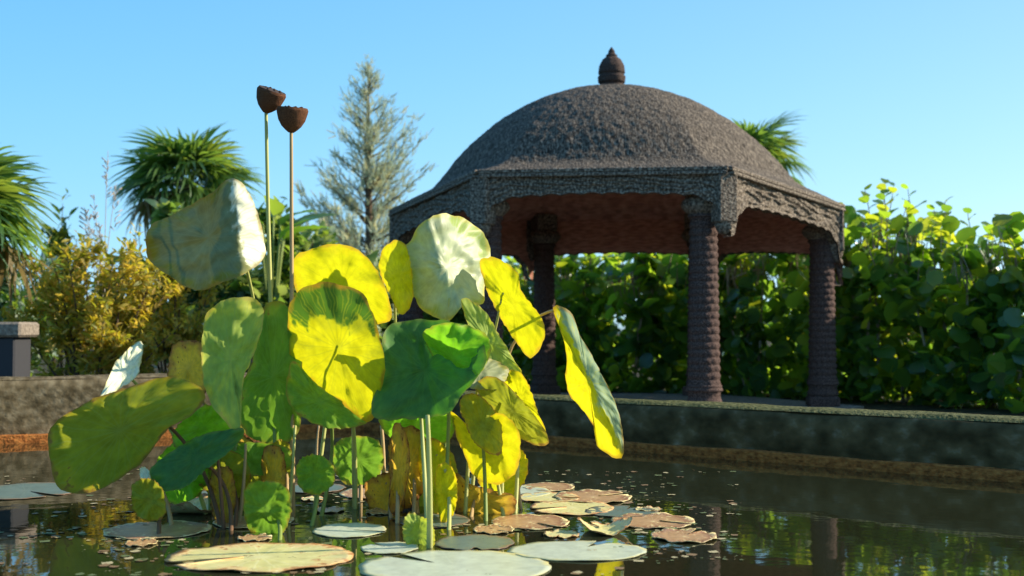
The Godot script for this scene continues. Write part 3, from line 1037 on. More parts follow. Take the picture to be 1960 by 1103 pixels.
func conifer(label: String, tip: Vector3, wide: float, sd: int) -> void:
	rng.seed = sd
	var t := thing("conifer", label, "tree", Vector3(tip.x, GROUND, tip.z))
	var high := tip.y - GROUND
	var st := start()
	tube(st, [Vector3(0, -0.1, 0), Vector3(0.03, high * 0.4, 0), Vector3(-0.02, high * 0.75, 0.02), Vector3(0, high * 0.97, 0)], [0.11, 0.07, 0.035, 0.008], 8)
	part("trunk", done(st), M.bark, t)
	st = start()
	var sprays := [[], [], []]
	for k in 190:
		var f := rng.randf()
		var y := lerpf(0.12, 0.98, f) * high
		var a := k * 2.4
		var reach := wide * (1.0 - pow(f, 1.7)) * rng.randf_range(0.3, 1.15) + 0.06
		var b := Vector3(0, y, 0)
		var e := b + Vector3(cos(a) * reach, reach * rng.randf_range(0.35, 0.9) + 0.05, sin(a) * reach)
		var m := b.lerp(e, 0.55) - Vector3(0, reach * 0.12, 0)
		tube(st, curve(b, m, e, 5), taper(0.014, 0.004, 5), 5)
		for j in int(5 + reach * 58):
			var u := rng.randf_range(0.2, 1.05)
			var p := b.lerp(m, u).lerp(m.lerp(e, u), u) + random_dir(0.0) * 0.07
			var dir := (e - b).normalized() + random_dir(0.5) * 0.8
			sprays[0 if rng.randf() < 0.5 else (1 if rng.randf() < 0.55 else 2)].append(pose(p, dir, rng.randf_range(0.1, 0.24) * (1.1 - 0.5 * f), rng.randf_range(-1.5, 1.5)))
	part("limbs", done(st), M.bark, t)
	# a spray: needles either side of a twig
	st = start()
	for k in 7:
		for s in [-1, 1]:
			var z := 0.1 + 0.13 * k
			tri(st, Vector3(0, 0, z - 0.07), Vector3(s * 0.16 * (1.1 - z), 0.05 * s, z + 0.12), Vector3(0, 0.012, z + 0.05))
	var spray := done(st)
	for k in 3:
		mass("crown" if k == 0 else "crown_%03d" % k, spray, M.conifer[k], sprays[k], t)

func leafy_shrub(called: String, label: String, category: String, where: Vector3, rx: float, high: float, rz: float, count: int, size: float, mats: Array, meshes: Array, wood: Material, sd: int, up := 0.3, low := 0.05, stems := 9) -> Node3D:
	rng.seed = sd
	var t := thing(called, label, category, where)
	var st := start()
	var axes := []
	for k in stems:
		var a := k * 2.4
		var b := Vector3(cos(a) * 0.12, -0.05, sin(a) * 0.12)
		var s := sqrt(rng.randf())
		var e := Vector3(cos(a) * rx * s, high * sqrt(1.0 - 0.75 * s * s) * rng.randf_range(0.75, 1.05), sin(a) * rz * s)
		var m := b.lerp(e, 0.5) + Vector3(-cos(a), 0.6, -sin(a)) * 0.1
		tube(st, curve(b, m, e, 7), taper(0.02, 0.004, 7), 5)
		axes.append([b, m, e])
		for j in 4:
			var u := rng.randf_range(0.4, 0.95)
			var p: Vector3 = b.lerp(m, u).lerp(m.lerp(e, u), u)
			var q := p + random_dir(0.7) * rng.randf_range(0.15, 0.4) * minf(1.0, rx * 1.3)
			tube(st, curve(p, (p + q) / 2, q, 3), taper(0.007, 0.003, 3), 4)
			axes.append([p, (p + q) / 2, q])
	part("stems", done(st), wood, t)
	var places := []
	for k in mats.size():
		places.append([])
	for k in count:
		var s: Array = axes[rng.randi() % axes.size()]
		var u := sqrt(rng.randf_range(0.04, 1.1))
		var p: Vector3 = s[0].lerp(s[1], u).lerp(s[1].lerp(s[2], u), u) + random_dir(0.1) * rng.randf_range(0.0, 0.14)
		if p.y < low:
			continue
		var dir: Vector3 = (s[2] - s[0]).normalized() * 0.5 + random_dir(up)
		places[rng.randi() % mats.size()].append(pose(p, dir, size * rng.randf_range(0.6, 1.3), rng.randf_range(-1.2, 1.2)))
	for k in mats.size():
		mass("leaves" if k == 0 else "leaves_%03d" % k, meshes[k % meshes.size()], mats[k], places[k], t)
	return t

# ---------------------------------------------------------------- the place
func _ready() -> void:
	var pitch := atan((HORIZON - 551.5) / F)
	cam_basis = Basis(Vector3.RIGHT, pitch)
	var cam := Camera3D.new()
	cam.name = "camera"
	add_child(cam)
	cam.transform = Transform3D(cam_basis, Vector3(0, EYE, 0))
	cam.fov = rad_to_deg(2.0 * atan(551.5 / F))
	cam.near = 0.05
	cam.far = 2000.0
	cam.current = true
	var lens := CameraAttributesPhysical.new()
	lens.frustum_focal_length = 12.0 / tan(deg_to_rad(cam.fov) / 2.0)
	lens.frustum_focus_distance = 6.6
	lens.exposure_aperture = 2.6
	cam.attributes = lens
	cam.fov = rad_to_deg(2.0 * atan(551.5 / F))
	cam.near = 0.05
	cam.far = 2000.0
	var env := Environment.new()
	env.background_mode = Environment.BG_SKY
	env.sky = make_sky()
	env.tonemap_mode = Environment.TONE_MAPPER_LINEAR
	env.tonemap_exposure = 1.6      # the photograph is exposed for the shade
	env.ambient_light_source = Environment.AMBIENT_SOURCE_SKY
	env.sdfgi_enabled = true
	env.ssao_enabled = true
	env.ssil_enabled = true
	var we := WorldEnvironment.new()
	we.name = "world"
	we.environment = env
	add_child(we)
	var sun := DirectionalLight3D.new()
	sun.name = "sun"
	sun.light_energy = 1.6
	sun.light_color = Color(1.0, 0.95, 0.86)
	sun.light_angular_distance = 0.5
	sun.shadow_enabled = true
	add_child(sun)
	sun.look_at_from_position(Vector3(0.86, 0.49, -0.13) * 10.0, Vector3.ZERO)

	noise.frequency = 0.05
	noise.fractal_octaves = 3
	make_materials()
	make_pond()
	noise.seed = 77
	make_gazebo()
	make_background()
	make_lotus()
	make_pads()

func make_background() -> void:
	rng.seed = 11
	for k in 3:
		hedge_leaves.append(round_leaf(0.12 + 0.1 * k, 0.25 + 0.15 * k, 11, k))
		fans.append(fan_frond(40 + k))
	# the hedge of round leaves, from behind the gazebo to beyond the right edge
	var spots := [
		[1010, 18.6, 1.95, "round-leaved shrub directly behind the gazebo's back left column"],
		[1120, 18.0, 2.02, "dark round-leaved shrub seen through the gazebo's left opening"],
		[1235, 17.4, 2.0, "shaded round-leaved shrub seen through the middle of the gazebo"],
		[1350, 16.9, 2.05, "round-leaved shrub behind the gazebo's front right column"],
		[1468, 16.3, 2.10, "round-leaved shrub framed between the gazebo's two right columns"],
		[1590, 15.6, 2.25, "sunlit round-leaved shrub just right of the gazebo's outer column"],
		[1712, 14.9, 2.36, "tall round-leaved shrub standing second right of the gazebo"],
		[1840, 14.2, 2.02, "round-leaved shrub with sky showing over its low top"],
		[1975, 13.5, 2.02, "round-leaved shrub at the hedge's right end, cut by the frame"]]
	noise.seed = 31
	for s in spots:
		var p := at(s[0], 630, s[1])
		hedge_shrub(s[3], Vector3(p.x, GROUND, p.z), 0.98, s[2], 1.5, 980, 130, 0.18)
	var p := at(2120, 630, 12.8)
	hedge_shrub("round-leaved shrub beyond the right end of the hedge", Vector3(p.x, GROUND, p.z), 1.0, 2.2, 1.5, 420, 0, 0.185)

	fan_palm("dark green fan palm above the big grey lotus leaf", at(358, 352, 18.0), 0.68, 38, 201)
	fan_palm("fan palm showing only fronds behind the dome's right slope", at(1432, 312, 20.5), 0.68, 26, 202)
	fan_palm("fan palm cut by the left edge with long drooping fronds", at(-108, 410, 12.5), 0.72, 34, 203)
	conifer("pale grey-green conifer with thin pointed top, left of the gazebo", at(706, 118, 19.5), 1.15, 204)

	var fine := [long_leaf(0.4, 0.25, 0.16), long_leaf(0.2, 0.5, 0.2)]
	var big := [long_leaf(0.3, 0.3, 0.3), long_leaf(0.15, 0.5, 0.34)]
	var q := at(190, 630, 12.4)
	leafy_shrub("golden_shrub", "fine-leaved golden yellow shrub beside the stone bench", "shrub", Vector3(q.x - 0.05, GROUND, q.z), 0.95, 1.85, 0.6, 8200, 0.085, M.golden, fine, M.bark, 301, 0.5, 0.1, 16)
	q = at(330, 630, 13.2)
	leafy_shrub("olive_shrub", "darker olive shrub between golden shrub and lotus leaves", "shrub", Vector3(q.x, GROUND, q.z), 0.7, 1.75, 0.5, 5200, 0.085, [M.golden[1], M.golden[2], M.golden[0]], fine, M.bark, 302, 0.4, 0.1, 12)
	q = at(20, 630, 14.5)
	leafy_shrub("dark_shrub", "dark shrub behind the bench under the left palm", "shrub", Vector3(q.x, GROUND, q.z), 0.8, 1.7, 0.6, 2200, 0.16, [M.shrub[1], M.shrub[0], M.conifer[2]], fine, M.bark, 303, 0.3, 0.1, 12)
	q = at(470, 630, 16.5)
	leafy_shrub("broadleaf_shrub", "leafy mid green shrub behind the two seed pod stalks", "shrub", Vector3(q.x, GROUND, q.z), 0.85, 2.75, 0.6, 2300, 0.2, M.shrub, big, M.bark, 304, 0.3, 0.1, 12)
	q = at(640, 630, 16.8)
	leafy_shrub("broadleaf_shrub", "leafy shrub below the pale conifer, left of the gazebo", "shrub", Vector3(q.x, GROUND, q.z), 0.95, 2.15, 0.6, 2300, 0.17, [M.shrub[0], M.shrub[2], M.conifer[0]], big, M.bark, 305, 0.3, 0.1, 12)
	q = at(830, 630, 19.0)
	leafy_shrub("broadleaf_shrub", "shaded leafy shrub behind the gazebo's left side", "shrub", Vector3(q.x, GROUND, q.z), 1.1, 1.9, 0.6, 1800, 0.18, [M.shrub[1], M.shrub[0]], big, M.bark, 306, 0.3, 0.1, 12)
	q = at(335, 630, 16.2)
	leafy_shrub("broadleaf_shrub", "green shrub under the fan palm's crown, hiding its trunk", "shrub", Vector3(q.x, GROUND, q.z), 0.95, 2.3, 0.6, 2300, 0.17, M.shrub, big, M.bark, 308, 0.3, 0.1, 12)
	q = at(570, 630, 17.6)
	leafy_shrub("broadleaf_shrub", "tall loose shrub between the pod stalks and the conifer", "shrub", Vector3(q.x, GROUND, q.z), 0.7, 2.5, 0.6, 1700, 0.18, [M.shrub[0], M.conifer[0], M.shrub[2]], big, M.bark, 309, 0.3, 0.1, 12)
	# a few big paddle leaves above the pod stalks
	q = at(520, 630, 16.0)
	var pl := thing("paddle_leaved_plant", "plant with broad bright green leaves behind the pod stalks", "plant", Vector3(q.x, GROUND, q.z))
	var bl := long_leaf(0.25, 0.35, 0.2)
	for k in 9:
		var a := k * 2.4 + 0.4
		var st := start()
		var tip := Vector3(cos(a) * 0.16, 2.0 + 0.1 * (k % 4), sin(a) * 0.16)
		tube(st, curve(Vector3.ZERO, Vector3(0, 0.9, 0), tip, 6), taper(0.022, 0.01, 6), 6)
		part("stem", done(st), M.stalk_green, pl)
		piece("leaf", k, bl, M.broad if k % 2 == 0 else M.shrub[0], pl, pose(tip, Vector3(cos(a), 0.55 + 0.1 * (k % 3), sin(a)), 0.72, 0.5 * sin(k * 1.7)))
	# thin pale flowering stems against the sky
	q = at(195, 630, 14.0)
	var gr := thing("flowering_grass", "thin pale flower stems rising over the golden shrub", "grass", Vector3(q.x, GROUND, q.z))
	rng.seed = 61
	for k in 7:
		var st := start()
		var hgt := 2.0 + 0.75 * rng.randf() if k else 2.85
		var lean := Vector3(rng.randf_range(-0.22, 0.2), hgt, rng.randf_range(-0.2, 0.2))
		tube(st, curve(Vector3(rng.randf_range(-0.1, 0.1), 0, 0), Vector3(0, hgt * 0.6, 0), lean, 8), taper(0.008, 0.003, 8), 5)
		for j in 16:
			var e := lean + Vector3(rng.randf_range(-0.06, 0.06), -rng.randf() * 0.5, rng.randf_range(-0.06, 0.06))
			tube(st, [Vector3(lean.x * 0.9, e.y - 0.05, lean.z * 0.9), e], [0.003, 0.008], 4)
		part("flower_stem", done(st), M.plume, gr)
	# a small cypress tip left of it
	q = at(116, 392, 17.0)
	rng.seed = 62
	leafy_shrub("pointed_cypress", "small dark pointed cypress between the palm and golden shrub", "tree", Vector3(q.x, GROUND, q.z), 0.3, q.y - GROUND + 0.1, 0.3, 1500, 0.16, [M.shrub[1], M.golden[1]], fine, M.bark, 307, 1.2, 0.1, 9)

	# stone bench at the left edge
	var bp := at(-24, 690, 10.85)
	var bench := thing("stone_bench", "pale stone bench at the left edge behind the pond wall", "bench", Vector3(bp.x, GROUND, bp.z), 0.05)
	var st := start()
	box(st, here(Vector3(0, 0.855, 0)), Vector3(0.72, 0.13, 0.5), 0.02)
	part("seat", done(st), M.bench, bench)
	for s in [-1, 1]:
		st = start()
		box(st, here(Vector3(s * 0.22, 0.395, 0)), Vector3(0.16, 0.79, 0.42), 0.015)
		part("leg", done(st), M.bench_shade, bench)
	# pale round feeder dish on a post among the shrubs
	q = at(285, 410, 13.6)

func make_lotus() -> void:
	# upper leaves
	lotus_leaf("large grey-green lotus leaf folded at the upper left, its right edge painted sunlit white", [446, 340, 480, 375, 502, 440, 506, 492, 472, 522, 425, 542, 372, 556, 318, 524, 281, 492, 285, 436, 335, 408, 395, 375],
		6.0, Vector2(0.15, -0.1), [[0.06, 1.1, 0.135]], 0.1, 0.02, M.painted_sunlit_fold, [500, 962, 468, 500], M.stalk, 1)
	lotus_leaf("wide bright yellow lotus leaf at the top centre, left of the white one", [558, 500, 600, 474, 655, 468, 700, 490, 728, 530, 745, 575, 747, 612, 716, 622, 680, 625, 630, 610, 585, 585, 562, 545],
		6.35, Vector2(-1.0, -0.5), [], 0.25, 0.02, M.yellow, [600, 975, 655, 570], M.stalk, 2)
	lotus_leaf("narrow yellow lotus leaf squeezed between the wide yellow and white leaves", [724, 500, 745, 464, 776, 468, 788, 520, 790, 575, 768, 603, 748, 570, 732, 535],
		6.5, Vector2(-1.2, -0.2), [], 0.0, 0.01, M.yellow, [745, 965, 755, 560], M.stalk, 3)
	lotus_leaf("tall pale lotus leaf with painted white highlight, highest in the middle", [786, 460, 806, 426, 850, 410, 900, 424, 930, 452, 938, 500, 928, 555, 926, 582, 890, 585, 860, 612, 820, 602, 790, 565, 775, 505, 771, 474],
		6.4, Vector2(0.2, 0.15), [[0.3, 1.0, -0.03]], 0.1, 0.012, M.painted_gleam, [818, 985, 860, 570], M.stalk, 4)
	lotus_leaf("slanting yellow lotus leaf in front of the gazebo's left columns", [920, 496, 950, 494, 990, 520, 997, 555, 1022, 588, 1041, 618, 1040, 655, 1016, 686, 988, 655, 960, 612, 936, 565, 922, 525],
		6.45, Vector2(-0.9, -0.4), [], 0.1, 0.012, M.yellow, [900, 960, 965, 560], M.stalk, 5)
	lotus_leaf("hanging yellow lotus leaf with sunlit fold painted pale green, farthest right", [1058, 588, 1092, 597, 1112, 645, 1140, 692, 1174, 760, 1190, 815, 1194, 868, 1180, 880, 1160, 868, 1141, 850, 1139, 822, 1110, 780, 1085, 745, 1082, 665],
		6.3, Vector2(-0.45, -0.2), [[0.42, 1.5, 0.005]], 0.0, 0.012, M.painted_mint_light, [965, 965, 1063, 594, 0.0, [[950, 780, 6.6], [985, 650, 6.65], [1030, 606, 6.55]]], M.stalk_tan, 6)
	# middle leaves
	lotus_leaf("pale green upright lotus leaf with yellow rim, left of the dark ones", [386, 650, 396, 600, 432, 573, 480, 570, 503, 592, 499, 640, 481, 690, 464, 740, 458, 828, 425, 802, 402, 770, 386, 712],
		5.85, Vector2(0.25, 0.45), [[1.2, -0.3, 0.0]], 0.15, 0.01, M.pale, [434, 1000, 436, 640], M.stalk_green, 7)
	lotus_leaf("shaded deep green lotus leaf between the pale and yellow ones", [503, 592, 545, 580, 572, 640, 580, 735, 572, 825, 535, 852, 480, 838, 455, 800, 462, 740, 482, 690],
		6.1, Vector2(-0.3, 0.1), [], 0.2, 0.015, M.green, [520, 1005, 520, 700], M.stalk_green, 8)
	lotus_leaf("large yellow lotus leaf with brown rim, in front at the centre", [552, 590, 575, 555, 622, 541, 690, 560, 720, 620, 735, 680, 732, 740, 706, 808, 650, 770, 605, 745, 570, 715, 553, 670],
		5.85, Vector2(-0.95, -0.05), [[1.3, 0.45, 0.09]], 0.3, 0.016, M.rimmed, [680, 975, 650, 660], M.stalk, 9)
	lotus_leaf("dark green lotus leaf hanging below the large yellow one", [560, 690, 600, 730, 650, 765, 706, 800, 680, 818, 630, 820, 580, 800, 548, 760],
		5.95, Vector2(0.2, 0.3), [], 0.2, 0.01, M.green, [610, 990, 630, 790], M.stalk_green, 10)
	lotus_leaf("broad blue-green lotus leaf in shade at the centre right", [736, 632, 790, 612, 850, 614, 905, 628, 932, 680, 922, 712, 890, 752, 858, 792, 800, 802, 722, 802, 712, 770, 730, 720],
		5.8, Vector2(-0.35, 0.5), [[0.1, -0.5, 0.02]], 0.2, 0.02, M.blue_green, [820, 1030, 800, 700], M.stalk, 11)
	lotus_leaf("bright green lotus leaf half hidden behind the blue-green one", [808, 640, 860, 618, 930, 640, 935, 690, 890, 745, 845, 770, 815, 740, 830, 690],
		5.72, Vector2(-0.8, -0.3), [[0.6, 0.8, 0.03]], 0.2, 0.025, M.lime, [850, 1000, 860, 690], M.stalk_green, 12)
	lotus_leaf("light green arched lotus leaf under the slanting yellow one", [882, 572, 925, 592, 955, 640, 985, 690, 1000, 720, 960, 730, 920, 700, 905, 650],
		6.15, Vector2(0.2, 0.4), [], 0.2, 0.01, M.pale, [940, 970, 940, 660], M.stalk, 13)
	lotus_leaf("grey-green lotus leaf with silvery top at the right of the cluster", [868, 700, 900, 680, 950, 690, 975, 712, 955, 745, 915, 745, 880, 735],
		5.95, Vector2(0.5, 1.2), [], 0.2, 0.008, M.grey_leaf, [890, 985, 920, 715], M.stalk, 14)
	lotus_leaf("pointed olive lotus leaf with yellow upper edge, at the right", [908, 735, 950, 722, 1000, 768, 1038, 815, 1050, 852, 1005, 845, 960, 805, 925, 765],
		5.95, Vector2(-0.2, -0.7), [], 0.1, 0.01, M.olive, [960, 985, 960, 770], M.stalk, 15)
	lotus_leaf("yellow lotus leaf behind the pointed olive one", [935, 725, 985, 708, 1012, 738, 1030, 790, 1045, 830, 1000, 790, 960, 760],
		6.1, Vector2(-1.0, -0.3), [], 0.1, 0.01, M.yellow, [985, 985, 990, 750], M.stalk, 16)
	lotus_leaf("lower right yellow lotus leaf curled like a cup", [860, 792, 880, 800, 905, 830, 950, 790, 990, 818, 996, 855, 985, 908, 950, 928, 910, 915, 888, 870],
		5.98, Vector2(-0.8, -0.5), [], -0.4, 0.012, M.yellow, [968, 990, 945, 870], M.stalk, 17)
	lotus_leaf("folded green lotus leaf above the yellow cupped one", [880, 765, 915, 755, 955, 800, 962, 860, 945, 872, 910, 850, 890, 810],
		5.88, Vector2(-0.2, 0.3), [], 0.2, 0.01, M.olive, [930, 1000, 920, 810], M.stalk_green, 18)
	# lower left leaves
	lotus_leaf("huge olive lotus leaf drooping over the water, farthest left", [96, 820, 150, 778, 230, 745, 330, 722, 392, 752, 372, 792, 322, 822, 282, 872, 232, 915, 162, 945, 110, 932, 94, 872],
		5.75, Vector2(-0.35, -0.3), [[1.35, 0.5, 0.05]], 0.1, 0.02, M.olive, [425, 1010, 290, 790], M.stalk_brown, 19)
	lotus_leaf("small cream lotus leaf standing upright over the olive one", [271, 652, 272, 680, 262, 720, 228, 745, 190, 772, 205, 728, 220, 696, 245, 668],
		6.0, Vector2(0.7, 0.7), [], 0.0, 0.012, M.cream, [400, 985, 240, 715], M.stalk, 20)
	lotus_leaf("amber lotus leaf partly hidden behind the pale upright one", [330, 662, 360, 652, 392, 662, 400, 720, 388, 756, 340, 752, 320, 722],
		6.15, Vector2(-0.9, -0.3), [], 0.1, 0.01, M.withered, [420, 975, 360, 710], M.stalk_tan, 21)
	lotus_leaf("dark blue-green lotus leaf slanting down to the water, lower left", [470, 822, 445, 860, 400, 895, 350, 935, 305, 938, 285, 902, 318, 872, 372, 838, 420, 825],
		5.6, Vector2(-0.2, 0.6), [], 0.2, 0.012, M.blue_green, [440, 1020, 380, 880], M.stalk_brown, 22)
	lotus_leaf("bright green lotus leaf behind the slanting blue-green one", [330, 830, 372, 785, 420, 775, 445, 810, 430, 845, 380, 850, 340, 860],
		5.85, Vector2(-0.7, -0.2), [], 0.2, 0.02, M.lime, [430, 1000, 390, 815], M.stalk_green, 23)
	lotus_leaf("dark green lotus leaf close to the water, left of the round one", [468, 935, 500, 920, 545, 930, 558, 975, 540, 1020, 500, 1035, 470, 1000],
		5.5, Vector2(-0.4, -0.2), [], 0.3, 0.008, M.green, [530, 1045, 515, 980], M.stalk_green, 24)
	lotus_leaf("small round green lotus leaf hanging near the water at the centre", [566, 895, 585, 872, 618, 872, 640, 898, 636, 930, 605, 948, 575, 935],
		5.75, Vector2(-0.4, -0.1), [], 0.3, 0.006, M.green, [590, 1010, 600, 885], M.stalk_green, 25)
	lotus_leaf("shaded green lotus leaf below the deep green one, over brown stalks", [400, 870, 450, 848, 530, 850, 562, 870, 545, 905, 480, 912, 420, 905],
		5.95, Vector2(-0.2, 0.4), [], 0.2, 0.01, M.green, [545, 1010, 480, 880], M.stalk_tan, 26)
	# withered ones hanging round the foot of the plant
	lotus_leaf("crumpled amber lotus leaf hanging among the stalks, right of centre", [750, 835, 785, 815, 815, 840, 822, 900, 805, 950, 775, 975, 752, 930, 742, 880],
		6.1, Vector2(-0.8, -0.2), [[0.1, 0.8, 0.0]], 0.2, 0.03, M.withered, [790, 1000, 785, 840], M.stalk_tan, 27)
	lotus_leaf("torn yellow lotus leaf hanging in the shade beside the amber one", [800, 860, 835, 840, 862, 880, 858, 950, 840, 985, 812, 960],
		6.0, Vector2(-0.9, -0.2), [[0.2, 0.6, 0.0]], 0.1, 0.03, M.yellow_green, [850, 1005, 835, 870], M.stalk_tan, 28)
	lotus_leaf("withered brown lotus leaf dipping to the water under the cupped one", [870, 905, 900, 925, 950, 940, 985, 950, 980, 985, 930, 1000, 880, 990, 860, 950],
		6.15, Vector2(-0.5, 0.3), [], 0.3, 0.03, M.withered, [900, 1000, 920, 945], M.stalk_tan, 29)
	lotus_leaf("dry brown lotus leaf hanging between the left stalks", [405, 905, 440, 895, 452, 950, 440, 1005, 415, 1010, 402, 960],
		5.8, Vector2(-0.6, -0.1), [], 0.2, 0.03, M.withered, [445, 1015, 428, 905], M.stalk_brown, 30)
	lotus_leaf("small dull yellow lotus leaf hanging at the plant's left stalks", [520, 850, 548, 845, 560, 880, 548, 940, 525, 960, 512, 900],
		6.0, Vector2(-0.8, -0.2), [], 0.2, 0.02, M.olive, [535, 1015, 535, 860], M.stalk_tan, 31)
	lotus_leaf("narrow cream lotus leaf hanging beside the blue-green one", [268, 895, 285, 900, 292, 935, 282, 945, 270, 925],
		5.62, Vector2(0.6, 0.5), [], 0.0, 0.006, M.cream, [330, 1010, 275, 905], M.stalk_tan, 32)
	lotus_leaf("young upright green lotus leaf rolled at the water's surface", [775, 990, 790, 982, 808, 990, 828, 1000, 830, 1048, 805, 1055, 785, 1050, 772, 1030],
		5.25, Vector2(-0.4, 0.2), [[0.0, -1.2, 0.0]], 0.1, 0.004, M.pale, [802, 1062, 800, 1030], M.stalk, 33)
	lotus_leaf("long amber lotus leaf shrivelled to a strip beside the longest stalk", [752, 815, 772, 820, 785, 870, 778, 935, 760, 985, 744, 970, 748, 900],
		5.9, Vector2(-0.9, -0.3), [[0.0, 1.0, 0.0]], 0.0, 0.03, M.withered, [760, 1005, 765, 830], M.stalk_tan, 35)
	lotus_leaf("shrivelled yellow lotus leaf low among the centre stalks", [835, 895, 862, 890, 876, 930, 868, 985, 846, 1000, 834, 950],
		5.8, Vector2(-0.8, -0.2), [[0.0, 0.9, 0.01]], 0.0, 0.03, M.yellow, [858, 1020, 852, 900], M.stalk, 36)
	lotus_leaf("amber lotus leaf hanging limp under the deep green one", [505, 860, 535, 855, 548, 900, 540, 965, 515, 985, 500, 930],
		5.85, Vector2(-0.8, -0.2), [[0.1, 0.8, 0.0]], 0.0, 0.03, M.withered, [520, 1015, 525, 865], M.stalk_tan, 37)
	lotus_leaf("low dull green lotus leaf standing at the left foot of the plant", [252, 930, 285, 915, 312, 940, 316, 985, 285, 998, 255, 978],
		5.5, Vector2(-0.6, -0.2), [], 0.2, 0.02, M.olive, [300, 1030, 285, 950], M.stalk_brown, 38)
	lotus_leaf("olive lotus leaf bent low between the lime and the dark green leaves", [372, 880, 410, 858, 455, 868, 480, 905, 470, 945, 430, 960, 392, 940, 370, 910],
		5.9, Vector2(-0.7, -0.2), [[0.4, 0.6, 0.0]], 0.2, 0.03, M.olive, [450, 985, 425, 880], M.stalk_brown, 39)
	lotus_leaf("green lotus leaf drooping straight down behind the longest stalk", [725, 790, 770, 780, 850, 785, 872, 815, 850, 850, 800, 845, 745, 838],
		6.15, Vector2(-0.8, -0.3), [], 0.2, 0.02, M.lime, [800, 985, 790, 800], M.stalk_tan, 41)
	lotus_leaf("amber-edged lotus leaf low on the water between the centre stalks", [700, 925, 745, 905, 775, 930, 770, 985, 735, 1000, 705, 970],
		6.2, Vector2(-0.7, 0.1), [[0.3, 0.8, 0.0]], 0.2, 0.03, M.withered, [745, 1000, 738, 925], M.stalk_tan, 42)
	lotus_leaf("lime green lotus leaf hanging under the huge olive one's right end", [300, 880, 345, 842, 388, 850, 402, 900, 380, 950, 330, 965, 300, 930],
		6.0, Vector2(-0.8, -0.2), [[0.3, 0.5, 0.0]], 0.2, 0.03, M.lime, [400, 985, 350, 870], M.stalk_green, 43)
	lotus_leaf("olive lotus leaf hanging behind the dark stalks, left of centre", [440, 905, 480, 885, 530, 895, 548, 940, 525, 990, 470, 995, 440, 955],
		6.1, Vector2(-0.8, -0.2), [[0.2, 0.5, 0.03]], 0.2, 0.03, M.olive, [505, 985, 490, 900], M.stalk_tan, 44)
	lotus_leaf("dull green lotus leaf behind the amber ones, lower centre", [775, 860, 815, 840, 860, 860, 875, 910, 850, 965, 800, 975, 772, 925],
		6.25, Vector2(-0.7, -0.2), [[0.2, 0.5, 0.0]], 0.2, 0.03, M.olive, [825, 985, 815, 860], M.stalk_green, 45)
	lotus_leaf("yellow lotus leaf curling under the sunlit mint fold at the right", [915, 870, 955, 880, 1000, 862, 1010, 905, 985, 950, 940, 960, 915, 920],
		6.3, Vector2(-0.8, -0.3), [[0.5, 0.5, 0.0]], 0.2, 0.03, M.yellow_green, [980, 975, 960, 885], M.stalk, 46)
	lotus_leaf("green lotus leaf low behind the lone yellow stalk", [640, 850, 680, 835, 725, 845, 735, 890, 712, 925, 665, 928, 638, 895],
		6.45, Vector2(-0.7, -0.2), [], 0.2, 0.03, M.green, [690, 960, 685, 850], M.stalk_tan, 47)
	lotus_leaf("shrivelled brown lotus leaf hugging the stalks below the pale upright leaf", [440, 830, 475, 838, 500, 865, 490, 905, 455, 915, 436, 880],
		6.15, Vector2(-0.5, -0.2), [[0.0, 0.9, 0.0]], 0.0, 0.04, M.withered, [470, 980, 465, 845], M.stalk_tan, 48)
	# seed pods
	make_pod("upper left dry seed pod, tilted on its tall pale stalk", 508, 170, 216, 26, 6.35, Vector3(0.35, 1, 0.25), [535, 985], M.stalk, 1)
	make_pod("lower right dry seed pod, upright on its tan stalk", 557, 206, 254, 27, 6.3, Vector3(0.08, 1, 0.12), [560, 990], M.stalk_tan, 2)
	# bare stalks whose leaves are gone
	var bare := [[680, 970, 676, 815, "bare yellow stalk standing alone under the large yellow leaf"], [732, 960, 730, 815, "bare tan stalk right of the lone yellow stalk"],
		[822, 1048, 818, 795, "longest bare stalk, in front at the centre right"], [607, 900, 610, 815, "short thin bare stalk over the small round leaf"],
		[853, 985, 856, 790, "bare green stalk just right of the longest stalk"], [430, 1012, 415, 860, "dark brown bare stalk among the left leaves"],
		[455, 1000, 470, 850, "leaning bare stalk beside the dark brown one"], [550, 1000, 565, 815, "pale bare stalk between the deep green and round leaves"],
		[1000, 975, 985, 830, "bare stalk at the right side of the plant"], [745, 985, 765, 810, "bent bare stalk in front of the crumpled amber leaf"]]
	var mats = [M.stalk, M.stalk_tan, M.stalk, M.stalk_tan, M.stalk_green, M.stalk_brown, M.stalk_tan, M.stalk, M.stalk_tan, M.stalk_tan]
	for i in bare.size():
		var b: Array = bare[i]
		var foot := on_water(b[0], b[1])
		var d := -foot.z
		var top := at(b[2], b[3], d + 0.1 * sin(i * 2.0)) - foot
		var st := start()
		tube(st, curve(Vector3(0, -0.05, 0), top * 0.5 + Vector3(0.02 * sin(i * 1.3), 0, 0.02), top, 12), taper(0.014 if i < 3 else 0.01, 0.009 if i < 3 else 0.006, 12), 8)
		var o := part("lotus_stalk", shifted(done(st), Vector3.ZERO), mats[i], self)
		o.position = foot
		tag(o, b[4], "lotus stalk", "bare lotus stalks in the water")

